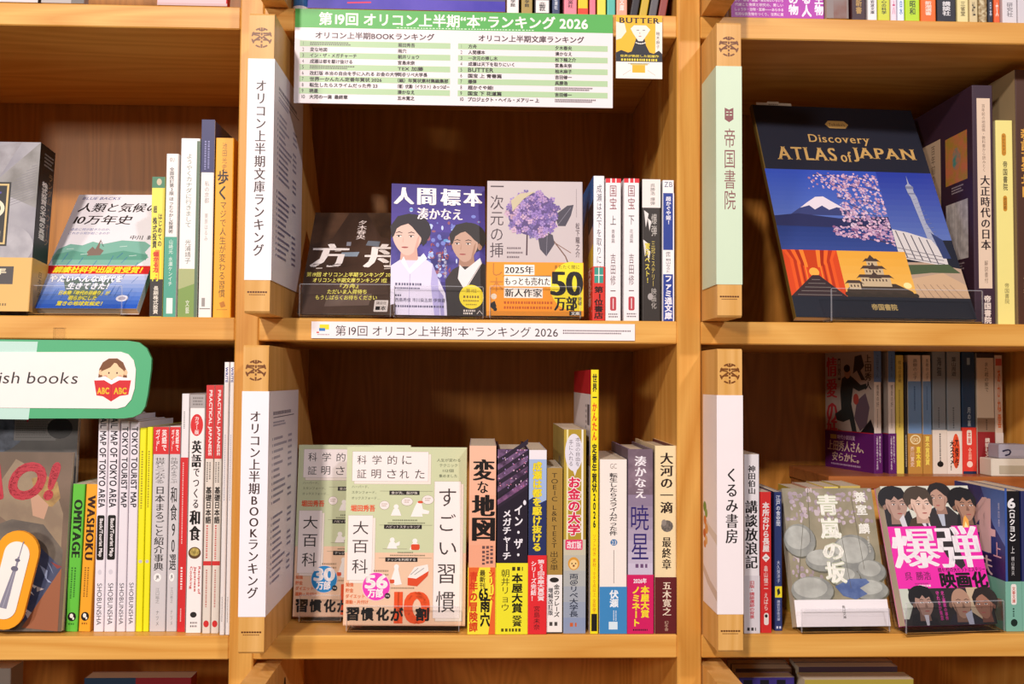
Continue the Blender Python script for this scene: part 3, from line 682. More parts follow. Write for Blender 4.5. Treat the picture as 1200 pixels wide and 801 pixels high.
sb('paperback with a blue portrait cover turned left and a red lower band', 695, 708, 206, 373, .004, Z2, .105, ('3E6CB0', 'F4EEF0', 'F4EEF0'), s1, fr=f1, band=(311, 'D8362A', b1s, b1f))
def s2(a, b):
    def f(S):
        S.r(0, 209, 1, 214, 'E0303A'); S.r(.3, 209, .4, 214, W_); S.r(.62, 209, .7, 214, W_)
        S.v('国宝', .25, 217, .72, 245, '8A4048', .006); S.v(a, .3, 252, .68, 263, '3A2A30', .01); S.v(b, .38, 268, .6, 284, '5A4A50', .006)
        S.v('吉田修一', .32, 296, .66, 340, '6A4A50', .006); S.rr(.3, 346, .7, 362, .1, 2, 'C04850'); S.line(.5, 348, .5, 360, .05, W_); S.tiny(.2, 365, .8, 371, 2, '5A4A50')
    return f
sb('white paperback with a red striped head, just right of the red-banded one', 709.5, 727.5, 209, 373.5, .004, Z2, .105, W_, s2('上', '青春篇'), side='L')
sb('second white paperback with a red striped head, next to the dark spine', 731, 749, 209, 374, .004, Z2, .105, W_, s2('下', '花道篇'), side='L')
def s3(S):
    S.v('呉勝浩　爆弾', .45, 215, .7, 240, '3A3434', .01)
    for (a, b, c, d) in ((.1, 246, .35, 266), (.3, 255, .5, 270), (.05, 280, .3, 300), (.25, 290, .45, 306)): S.p([(a, b), (c, b+4), (a+.1, d)], 'E8E0DC')
    S.v('爆弾', .5, 250, .8, 276, 'C8C0B8', .01); S.v('三冠ミステリー', .5, 282, .7, 334, 'D8C060', .01); S.v('驚天ベスト!', .15, 284, .42, 330, 'E0CC50', .018); S.v('映画化', .5, 336, .78, 360, 'B8B0A8', .008); S.e(.45, 346, .15, 4, 'A8A09C', n=12)
sb('dark paperback spine with a white head and yellow lettering', 752.5, 774, 210, 374, .004, Z2, .105, ('2E2824', '37302B', '2E2824'), lambda S: (S.r(0, 210, 1, 243, 'F1E6E0'), s3(S)))
def s4(S):
    S.r(0, 226, 1, 374, W_); S.r(.05, 226, .9, 292, '2B3E90'); S.r(.05, 320, .9, 374, '2B3E90'); S.t('ZB', .15, 213, .85, 219, '5A6080', .01)
    S.v('超かぐや姫!', .3, 230, .72, 262, 'F4F0F8', .02); S.v('原作 桐山なると', .28, 294, .7, 318, '2A2830', .01); S.v('ファミ通文庫', .2, 322, .8, 372, 'F4F0F8', .03)
sb('white and deep blue paperback spine against the right upright', 776.5, 790, 211, 374, .004, Z2, .105, W_, s4)
# ============ row 3, centre bay ============
def bell(S, x, y, s, c='F6EEE8'):
    S.p([(x-s*.8, y+s), (x-s*.45, y+s*.1), (x-s*.15, y-s*.2), (x+s*.15, y-s*.2), (x+s*.45, y+s*.1), (x+s*.8, y+s)], c); S.e(x, y-s*.35, s*.38, s*.36, c, n=14)
def art_habit(circ, num):
    def f(S):
        S.win(0, 0, 128, 188)
        S.r(0, 0, 128, 112, 'CBD0A6'); S.r(0, 112, 128, 188, 'EBC4A4')
        def card(x0, y0, x1, y1):
            S.r(x0+2.2, y0+2.6, x1+3, y1+3.2, '8A8270'); S.r(x0+2.4, y0+2.6, x1+2.8, y1+3, 'F0E2D6'); S.r(x0-.2, y0-.2, x1+.2, y1+.2, '8A7A70'); S.r(x0, y0, x1, y1, 'F6E9E4')
        card(6, 5, 87, 36.5); card(3, 73, 29, 141); card(94, 36.5, 122, 180)
        k = '3A3230'
        for tx, xs, y in (('科学的に', (11, 27, 43.5, 59), 9), ('証明された', (11, 26.5, 43, 56.5, 73), 24)):
            for ch, x in zip(tx, xs): S.t(ch, x, y, x+10, y+9.5, k, .008)
        for ch, y, h in (('大', 79, 14), ('百', 99, 13.5), ('科', 119, 15)): S.t(ch, 8, y, 24.5, y+h, k, .006)
        for ch, y, h, x0, x1 in (('す', 44, 19, 99, 117), ('ご', 71, 18, 100, 117), ('い', 101, 13, 100, 118), ('習', 124, 20, 98.5, 116.5), ('慣', 152, 22, 97, 117)): S.t(ch, x0, y, x1, y+h, k, .012)
        for i, (tx, a, b) in enumerate((('人生が変わる', 96, 121), ('テクニック', 99, 118), ('112個', 102.5, 114), ('集めました', 98.5, 118))): S.t(tx, a, 12+i*5.6, b, 15.4+i*5.6, '5A6048', .008)
        for i, (tx, b) in enumerate((('ハーバード、', 24), ('スタンフォード、', 32), ('オックスフォード…', 36))): S.t(tx, 6, 41+i*6, b, 44+i*6, '6A7058', .006)
        S.t('堀田秀吾', 5.5, 62, 31, 68.6, 'E8603A', .03)
        for y, x0, x1, tx in ((47, 46, 78, '食が先、脳が後'), (83, 41, 81, 'ハビットスタッキング'), (117.5, 43, 77, 'ナッジを利用する')):
            S.line(36, y, 92, y, .35, '8A8A70'); S.r(x0, y-.5, x1, y+4, '241C1A'); S.t(tx, x0+2, y+.4, x1-2, y+3.2, 'F0E6DA', .01)
        for x, y, a, b in ((41, 62, 5, 4.5), (65, 58, 6, 4.2), (87, 56, 6, 4.6)): S.e(x, y, a+.3, b+.3, '9A9080', n=16); S.e(x, y, a, b, 'F2E4DE', n=16); S.tiny(x-3, y-2, x+3, y+2, 2, 'A89080')
        bell(S, 53.5, 66, 7); S.p([(69, 74), (73, 64), (76, 58), (80, 58), (82, 66), (89, 68), (88, 71), (81, 71), (82, 74)], 'F6EEE8'); S.e(79, 58.5, 3, 1.4, 'D8502C', n=12)
        S.tiny(50, 77, 76, 78.6, 1, '7A7C60', gap=.1); S.tiny(45, 80, 85, 81.4, 1, '7A7C60', gap=.1)
        bell(S, 50, 101, 7); S.p([(50, 104), (58, 100), (58, 104), (50, 107)], 'F6EEE8'); bell(S, 74, 102, 7); S.rr(70, 103, 79, 109, 1.5, 1.5, 'DC4A24'); S.line(40, 108, 66, 108, .4, 'A09880')
        S.tiny(56, 111, 72, 112.4, 1, '7A7C60', gap=.1); S.tiny(48, 114, 86, 115.4, 1, '8A7C60', gap=.1)
        S.e(55, 127, 2.6, 3, 'F6EEE8', n=14); S.p([(53, 129), (57, 129), (60, 142), (61, 145), (54, 146), (49, 142)], 'F6EEE8'); S.rr(48, 140, 53, 144, 1, 1, 'D8502C')
        S.p([(67, 138), (76, 139), (89, 131), (88, 136), (77, 147), (67, 146)], 'DC4A24'); S.p([(67, 138), (74, 127), (88, 124), (89, 131), (76, 139)], 'F0E8E0'); S.line(70, 135, 78, 128, .6, '8A8888'); S.line(74, 135, 84, 128, .6, '8A8888')
        S.tiny(31, 130, 47, 132, 1, 'A08468', gap=.1); S.tiny(31, 134, 47, 136, 1, 'A08468', gap=.1)
        S.tiny(48, 148, 74, 149.6, 1, 'A08468', gap=.1)
        for i, tx in enumerate(('勉強', '貯金', 'ダイエット', '運動・片付け')): S.t(tx, 2, 143.5+i*6, 2+4*len(tx), 147.6+i*6, 'E8703C', .014)
        S.t('10', 55, 154, 89, 184.5, 'E85322', .035)
        S.e(34, 147.5, 15, 15, 'F7D8CC', n=36); S.e(34, 147.5, 14.4, 14.4, circ, n=36)
        S.t(num, 23, 136, 45, 149, 'FFF4F0', .045); S.t('万部', 25.5, 150, 41, 158.5, 'FFF4F0', .035); S.e(46, 157, 3, 3, '1E1818', n=14); S.t('突破', 44, 156, 48, 158, 'F4E8E0', .01)
        for ch, x in zip('習慣化が', (3.5, 19, 35, 50)): S.t(ch, x, 169.5, x+12.5, 182.5, '1C1614', .04)
        S.t('割', 76.5, 169.5, 89.5, 182.5, '1C1614', .04)
        S.r(.6, 186.6, 127.4, 187.6, 'DDB090')
    return f
HP1 = (-.2075, .062, .0215, .1091, .128, .1914, -.2665); HP2 = (-.1455, .0215, .0272, .0661, .1315, .1911, -.2656)
fb('green and peach cover with a blue round seal, half hidden behind its twin', HP1, .014, 'R', ('CBD0A6', 'E0D0A8', 'CBD0A6'), art_habit('2088C8', '30'), group='green and peach covers shown face out')
fb('green and peach cover with a magenta round seal, in front of its twin', HP2, .014, 'R', ('CBD0A6', 'E0D0A8', 'CBD0A6'), art_habit('E83CB4', '56'), group='green and peach covers shown face out')
stand('clear acrylic stand under the cover with the blue round seal', HP1, .014, Z3, .03, .12, .01, .055, front=.012)
stand('clear acrylic stand under the cover with the magenta round seal', HP2, .014, Z3, .028, .12, .006, .125, front=.012)
Yc = .004
def k1(S):
    S.grad(0, 522, 1, 668, 'F2BC9E', 'F0A684', 5)
    S.t('変', .17, 538, .92, 563, '1C1412', .035, 'm'); S.t('な', .32, 564, .7, 578, '1C1412', .02, 'm'); S.t('地', .15, 580, .92, 605, '1C1412', .04, 'm'); S.t('図', .17, 607, .92, 634, '1C1412', .04, 'm')
    S.tiny(.5, 640, .95, 662, 3, '6A4A48', vert=True, gap=.3)
def k1b(S):
    S.r(0, 665, 1, 743, 'F3E03A'); S.p([(0, 665), (.4, 665), (.1, 700), (0, 720)], 'E8662C'); S.p([(1, 665), (.8, 665), (.95, 690), (.75, 743), (1, 743)], 'E8662C')
    S.v('青年の冒険譚', .04, 670, .34, 740, 'D8401C', .035); S.v('シリーズ', .75, 668, .96, 705, 'D8401C', .03)
    S.v('最新刊', .42, 668, .62, 690, '2A1A10', .02); S.v('雨穴', .45, 702, .8, 734, '17100C', .035); S.t('65', .4, 690, .72, 702, '17100C', .03)
sb('salmon book with heavy black title, spine beside the green and peach cover', 548.5, 580, 522, 743, Yc, Z3, .128, ('E8A888', 'F2B496', 'E8A888'), k1, band=(665, 'F3E03A', k1b))
def k2(S):
    S.r(0, 526, 1, 660, '241A28')
    R = random.Random(3)
    S.p([(0, 526), (1, 526), (1, 556), (0, 580)], '7A5A80/3E2840/120')
    for k in range(5): y = 528+k*13; S.p([(0, y+10), (1, y-14), (1, y-8), (0, y+16)], '2C2030')
    S.p([(0, 586), (1, 560), (1, 568), (0, 592)], '8C5A84/4A3050/120')
    for k in range(60):
        x = R.random(); y = 530+R.random()*50-x*12; S.e(x, max(527, y), .018, .8, R.choice(('D8A8C8', 'C86A8C', 'B490D0', 'E8C8D8')), n=6)
    S.e(.9, 589, .05, 3, 'F2EAF0', n=12)
    S.v('イン・ザ・', .56, 592, .84, 652, 'F4EEF2', .022); S.v('メガチャーチ', .18, 598, .46, 656, 'F4EEF2', .022)
def k2b(S):
    S.v('朝井リョウ', .14, 667, .42, 716, '3A3010', .012); S.v('本屋大賞', .5, 672, .84, 718, '1C1810', .03); S.v('受賞', .52, 721, .82, 734, '1C1810', .02); S.tiny(.5, 664, .85, 669, 1, '3A3010', gap=.1); S.tiny(.15, 736, .85, 740, 1, '5A4A10', gap=.1)
sb('dark plum book with a bright yellow paper band', 581.8, 617.5, 526, 743, Yc, Z3, .128, ('2A2030', '2A2030', '3A3048'), k2, band=(660, 'EEE32C', k2b), hard=True)
def k3(S):
    S.r(0, 527, 1, 538, 'EFE6EA'); S.r(0, 538, 1, 590, 'A4B8DC'); S.p([(0, 586), (.3, 582), (.6, 590), (1, 586), (1, 652), (0, 652)], '26305E')
    S.v('成瀬は都を駆け抜ける', .22, 541, .72, 646, 'F2DC2C', .03, out=('8A7A28', .06))
def k3b(S): S.v('第23回本屋大賞受賞', .52, 656, .9, 704, 'F8E8E8', .02); S.v('シリーズ完結！', .14, 658, .44, 704, 'F8E8E8', .02); S.v('宮島未奈', .3, 710, .66, 738, '3A1418', .012)
sb('sky blue book with yellow lettering over navy and a red band', 619, 639.5, 527, 743, Yc, Z3, .128, ('8CA0C8', 'A4B8DC', '8CA0C8'), k3, band=(651, 'E02A30', k3b))
def k4(S):
    S.r(0, 548, 1, 673, 'A8833C'); S.v('TOEIC L&R TEST 出る単', .22, 554, .74, 668, '3A2A14', .012)
    S.r(0, 673, 1, 741, 'F1EAE4'); S.e(.5, 679, .3, 3, '2A2420', n=14); S.v('金のフレーズ', .48, 684, .84, 722, '2A2420', .02); S.v('増補改訂版', .12, 688, .42, 720, '3A3A40', .02); S.tiny(.2, 727, .8, 736, 1, '4A4440'); S.r(0, 739.5, 1, 741, '2A2420')
sb('small gilt-brown book with a white lower half, shortest of its shelf', 640, 658.5, 548, 741, .006, Z3, .105, ('A8833C', 'B08A40', 'F0E8E0'), k4)
def k5(S):
    S.r(0, 503, .12, 741, 'B89A38'); S.r(.12, 503, .2, 741, 'E8DCA0'); S.r(.2, 503, .8, 741, 'B0922E'); S.r(.8, 503, .88, 741, 'F4EEE0'); S.r(.88, 503, 1, 741, 'A08430')
    S.grad(.0, 632, 1, 741, 'C8C0A8', '8C98B4', 6)
    S.e(.45, 530, .4, 22, 'E2DCE4', n=24); S.p([(.4, 550), (.6, 550), (.5, 558)], 'E2DCE4'); S.v('本当の自由を', .52, 512, .74, 546, '6A6068', .01); S.v('手に入れる', .22, 515, .42, 546, '6A6068', .01)
    S.v('お金の大学', .2, 559, .74, 627, 'D82A50', .035, out=('F8F2EE', .10))
    S.rr(.08, 632, .86, 644, .06, 2, 'E0406A'); S.t('改訂版', .16, 634, .8, 642.5, 'F8F0F0', .02)
    S.e(.46, 660, .26, 7.6, 'D89838', n=20); S.e(.46, 661, .19, 5.6, 'F2CC88', n=18); S.e(.38, 660, .03, 1, '3A2414', n=8); S.e(.55, 660, .03, 1, '3A2414', n=8); S.e(.46, 662.6, .05, 1.3, '8A4A28', n=10)
    S.v('両＠リベ大学長', .28, 672, .66, 722, '2E3448', .014); S.tiny(.3, 728, .6, 737, 1, 'C86030')
def f5_(S): S.win(0, 0, 128, 200); S.r(0, 0, 128, 200, 'A89048'); S.r(8, 0, 120, 200, 'B09850/9A8440/10'); S.r(70, 30, 90, 60, '8A7A60')
sb('gold striped book with a big red title and a little lion face', 660, 686, 503, 741, .006, Z3, .15, ('A89048', 'B0922E', 'A89048'), k5, fr=f5_)
def k6(S):
    for i, (ch, c) in enumerate(zip('世界一かんたん', ('1E1A14',)*3+('E04A1C',)*4)): S.t(ch, .22, 438+i*11.4, .76, 447.5+i*11.4, c, .03)
    S.v('定番年賀状2026', .2, 520, .76, 618, '1E1A14', .03)
    S.v('ソフト付き 素材1000点以上 全部使える', .3, 560+66, .7, 726, 'D86A20', .012); S.r(.15, 718, .85, 738, '1E1A14')
def f6(S): S.win(0, 0, 210, 297); S.r(0, 0, 210, 28, 'C0202A'); S.r(0, 28, 210, 297, 'E6DCDC'); [S.r(172, 40+i*42, 196, 64+i*42, '5A5660') for i in range(2)]; S.tiny(150, 40, 166, 90, 8, '8A8488'); S.r(0, 98, 210, 110, 'C8A898')
sb('tall slim yellow book standing above all its neighbours', 691.5, 701, 433, 741, .004, Z3, .18, ('E6DCDC', 'F5DF1C', 'E6DCDC'), k6, fr=f6)
def k7(S):
    S.r(0, 688, 1, 743, '3E86BE'); S.t('GC', .38, 543, .62, 549, '9A8A80', .008); S.v('転生したらスライムだった件', .36, 554, .64, 628, '3A3434', .02); S.e(.52, 636, .13, 3.8, '4A78A8', n=16); S.t('23', .44, 634, .6, 638.4, 'F0E8E4', .01)
    S.line(.52, 645, .52, 684, .02, '8A7A74'); S.v('伏瀬', .38, 692, .68, 712, 'F0F4F8', .03); S.tiny(.5, 716, .66, 728, 2, 'D8E4F0', vert=True); S.r(.34, 729, .66, 738, 'D8E8F0')
sb('cream book with a blue foot, right of the tall yellow one', 702.5, 734.5, 538, 743, .004, Z3, .128, ('EBDDD0', 'F2E6DC', 'EBDDD0'), k7)
def k8(S):
    S.r(0, 526, 1, 580, '705C68/8A7480/60'); S.grad(0, 580, 1, 674, '8C7A90', 'C8BCD0', 7)
    S.v('湊かなえ', .28, 534, .72, 584, 'F4ECF0', .025, 'm'); S.t('暁', .12, 592, .84, 622, '2E2068', .012); S.t('星', .14, 626, .82, 656, '2E2068', .012); S.tiny(.3, 661, .8, 666, 1, '6A4A70', gap=.1)
def k8b(S): S.t('2026年', .22, 678, .74, 684, 'F4E8F0', .025); S.v('本屋大賞', .52, 687, .84, 724, 'F4DC2C', .035); S.v('ノミネート', .16, 688, .48, 734, 'F4DC2C', .035); S.tiny(.2, 737, .8, 741, 1, '3A1428')
sb('greyish mauve book with a violet title and a magenta band', 735.8, 765, 526, 743, .004, Z3, .128, ('5A4A58', '8C7A90', '5A4A58'), k8, band=(674, 'CE1C5E', k8b), hard=True)
def k9(S):
    S.r(0, 677, 1, 743, '5E1C20'); S.v('大河の一滴', .26, 530, .82, 602, '2A1A14', .022, 'm'); S.e(.56, 617, .28, 7, '7A7068/5A544E/400', n=12); S.e(.42, 613, .12, 4, '8A8078', n=9); S.v('最終章', .34, 630, .74, 668, '2A1A14', .018, 'm')
    S.v('五木寛之', .36, 683, .74, 722, 'EBD8C0', .018, 'm'); S.v('幻冬舎', .44, 728, .62, 740, 'C8A890', .008)
sb('pale ivory book with a dark red foot, touching the right upright', 767.5, 793, 522, 743, .004, Z3, .128, ('D8C098', 'E9D3A6', '5E1C20'), k9, hard=True)
# ============ row 2, left bay ============
def art_gale(S):
    S.win(0, 0, 130, 190)
    S.r(0, 0, 130, 190, '8C8890/A8A4A8/20'); S.p([(130, 0), (130, 75), (96, 60), (60, 90), (90, 40)], '94908E/787470/40'); S.p([(0, 20), (110, 0), (60, 95), (0, 60)], 'A09CA0/8A8488/60')
    for k in range(14): S.line(62+k*5, 88-k*5, 128, 62-k*3, .5, '77727A')
    S.e(96, 118, 34, 26, 'B4B0B4/9A969C/40'); S.r(0, 46, 102, 118, '14100E'); S.r(0, 48, 100, 50, 'D8B878'); S.r(98, 48, 100, 116, 'D8B878'); S.r(0, 114, 100, 116, 'D8B878')
    S.e(84, 76, 13, 11, 'E8DCC0', n=24); S.e(84, 76, 9, 7.4, '14100E', n=24); S.t('m', 84, 100, 94, 108, 'E0D0B0', .02); S.t('ル', 66, 52, 92, 62, '4A3A90', .03)
def band_gale(S):
    S.win(0, 130, 130, 190); S.r(0, 140, 112, 160, '3A3232'); S.t('50周年', 60, 142, 104, 149, 'EADCB8', .035); S.t('復刊！', 66, 151, 94, 158, 'EADCB8', .035); S.t('だ、', 72, 166, 92, 174, '3A2A14', .02); S.tiny(40, 181, 110, 184, 1, '7A5A28', gap=.1)
def sp_gale(S): S.v('株式投資の不滅の真理', .28, 40, .62, 104, 'F2ECE8', .035); S.v('ランダム・ウォーク', .64, 28, .92, 108, '8A6A4C', .014); S.tiny(.3, 8, .9, 24, 4, '8A8480')
def bsp_gale(S): S.v('日本経済', .4, 140, .62, 168, '5A4018', .01)
PG = (-.6133, -.0000, -.08, .0979, .13, .1873, .0665)
book('thick grey clouded hardback with a black spine and ochre band, cut by the left edge', Matrix.Translation((P(33, 362, 0).x-.13, .000, .0685)) @ Matrix.Rotation(-.10, 4, 'X'), .13, .036, .186, 'R', ('8C8890', '1C1816', '8C8890'), art_gale, sp_gale, hard=True, band=(.058, 'DDAE5C', band_gale, bsp_gale), swin=(0, 0, 1, 186))
def art_clim(S):
    S.win(0, 0, 112, 174)
    S.t('BLUE BACKS', 6, 4, 50, 8.5, '3A4890', .012, sh=.2); S.t('人類と気候の', 6.5, 14, 98, 29, '2A2422', .012, 'm', sh=.12); S.t('10万年史', 7, 34, 72, 49, '2A2422', .012, 'm', sh=.12)
    S.t('過去に何が起きたのか、', 7, 55, 52, 59, '5A60A0', .012, sh=.15); S.t('これから何が起こるのか', 7, 61, 53, 65, '5A60A0', .012, sh=.15); S.t('中川　毅', 78, 66, 104, 73, '3A3432', .01, 'm')
    S.grad(0, 116, 112, 174, 'E8E4EE', '2A5CC0', 10)
    S.p([(3, 88), (14, 80), (28, 82), (38, 76), (50, 80), (70, 74), (96, 76), (104, 82), (100, 92), (106, 100), (96, 112), (4, 112), (0, 100)], '86BBA8'); S.p([(3, 96), (20, 90), (48, 97), (76, 90), (104, 96), (104, 104), (2, 104)], '68A48E')
    S.p([(36, 92), (40, 84), (44, 88), (46, 72), (48, 86), (54, 90), (52, 97), (38, 98)], '8A7468'); S.line(46, 74, 52, 84, .6, '4A3A34')
    for x, y in ((12, 88), (30, 96), (70, 84), (84, 98)): S.line(x, y, x+8, y-1, .7, 'DCEEE4')
    S.p([(22, 132), (78, 132), (66, 160), (40, 164), (30, 150)], '6A7A70'); R = random.Random(5)
    for k in range(24): x = R.random()*108; y = 90+R.random()*60; S.line(x, y, x-2-R.random()*3, y+8+R.random()*9, .5, '3A68B0')
    S.r(0, 113, 112, 125, 'DC2A28'); S.t('講談社科学出版賞受賞！', 8, 114.4, 104, 123.5, 'F6E83A', .035, sh=.15)
    S.t('やたいへんな時代を', 8, 127, 86, 137, 'FFFFFF', .035, sh=.1, out=('3A4A90', .07)); S.t('生きてきた！', 30, 138, 74, 147, 'FFFFFF', .035, sh=.1, out=('3A4A90', .07))
    for i, (tx, a, b) in enumerate((('日本発「年代の目盛り」が', 24, 78), ('明らかにした', 36, 66), ('驚きの地球気候史！', 26, 74))): S.t(tx, a, 149.5+i*7.4, b, 155.6+i*7.4, 'F0E040', .03, sh=.1)
    S.e(93, 160, 6.5, 4.5, 'E8E4EC', n=16); S.e(93, 160, 4, 2.6, 'B0A8B8', n=12)
CP = (-.4816, .0123, .0502, .6217, .1146, .1752, .0731)
fb('white and blue science cover with a red stripe, leaning far back', CP, .010, 'R', ('F2ECEE', 'F2ECEE', 'F2ECEE'), art_clim)
stand('clear acrylic stand under the white and blue science cover', CP, .010, Z2, .032, .08, .0, .10)
def q1(S):
    S.r(0, 207, 1, 220, '3E7C5A'); S.e(.55, 213, .2, 4, 'C8B898', n=12); S.r(0, 220, 1, 292, 'F2E258'); S.r(0, 292, 1, 326, 'F4E02C'); S.r(.35, 292, .7, 326, 'E88A28'); S.r(0, 326, 1, 369, '2A2422'); S.r(.85, 220, 1, 326, 'E8C83C')
    S.t('超', .15, 241, .42, 249, '2A2418', .03); S.v('株式投資', .12, 254, .44, 290, '2A2418', .03); S.v('はじめての', .52, 250, .84, 288, '2A2418', .025); S.v('儲かる力', .2, 294, .62, 318, 'D8301C', .04); S.t('円', .18, 319, .6, 328, 'F8F020', .03); S.v('長期株式投資', .28, 334, .66, 366, 'E8E0D0', .02)
YL = .008
sb('narrow yellow and green paperback, shortest of the spines beside the leaning science cover', 175, 190, 207, 369.5, YL, Z2, .11, ('F2E258', 'F2E258', '3E7C5A'), q1, side='L')
def q2(S): S.r(0, 277, 1, 370, '4AA088'); S.t('ゆい', .3, 184, .7, 190, '5A5048', .01); S.v('全面改訂第3版 ほったらかし投資術', .3, 196, .66, 273, '4A4440', .016); S.v('山崎元　水瀬ケンイチ', .35, 280, .68, 334, 'E8F0E8', .012); S.r(.25, 348, .75, 366, 'E8ECE6')
sb('slim white and teal spine between the yellow-green and the tall white one', 191, 205.5, 180, 370, YL, Z2, .11, ('EDE7E2', 'F1EBE6', '4AA088'), q2, side='L')
def q3(S):
    S.r(0, 314, 1, 370, '7C9A4C'); S.p([(0, 314), (1, 314), (1, 330), (0, 338)], 'A8B078'); S.r(.84, 165, 1, 370, '5A7058'); S.v('ようやくカナダに行きまして', .3, 180, .62, 266, '6A7A70', .008); S.v('光浦靖子', .32, 280, .62, 308, '5A5A50', .008); S.v('文藝', .4, 350, .6, 366, 'E8E8D8', .01)
sb('white book with a leafy green foot, left of the tall navy-headed one', 208, 230.5, 162, 370, YL, Z2, .128, ('6A7C5A', 'F2EEEA', 'EDEAE6'), q3, side='L')
def q4(S):
    S.r(0, 140, 1, 202, '2A2A60'); S.tiny(.25, 165, .75, 200, 2, '8A8AB8', vert=True); S.v('私の京都', .32, 212, .66, 238, '8A8480', .006); S.v('栗原はるみ', .36, 250, .6, 282, '9A948E', .006); S.r(.25, 348, .5, 358, '9A9490'); S.r(.1, 360, .9, 361, '7A746E')
sb('tallest book of its shelf, navy head over a white spine', 232, 247.5, 141, 370.5, YL, Z2, .15, ('2A2A58', 'F0EAE6', 'F0EAE6'), q4, side='L')
def q5(S):
    S.v('池田光史', .36, 167, .62, 200, '6A4410', .008); S.v('歩く', .14, 199, .72, 234, '2A1C0C', .022); S.v('マジで人生が変わる習慣', .3, 237, .64, 348, '4A3010', .012); S.p([(.35, 354), (.6, 352), (.7, 358), (.45, 360)], 'C07818'); S.line(.2, 362, .8, 362, .6, 'B07818')
sb('bright orange-yellow book against the left upright', 249, 270.5, 161.5, 371, YL, Z2, .128, ('E8961C', 'F5AC24', 'E8961C'), q5, side='L')
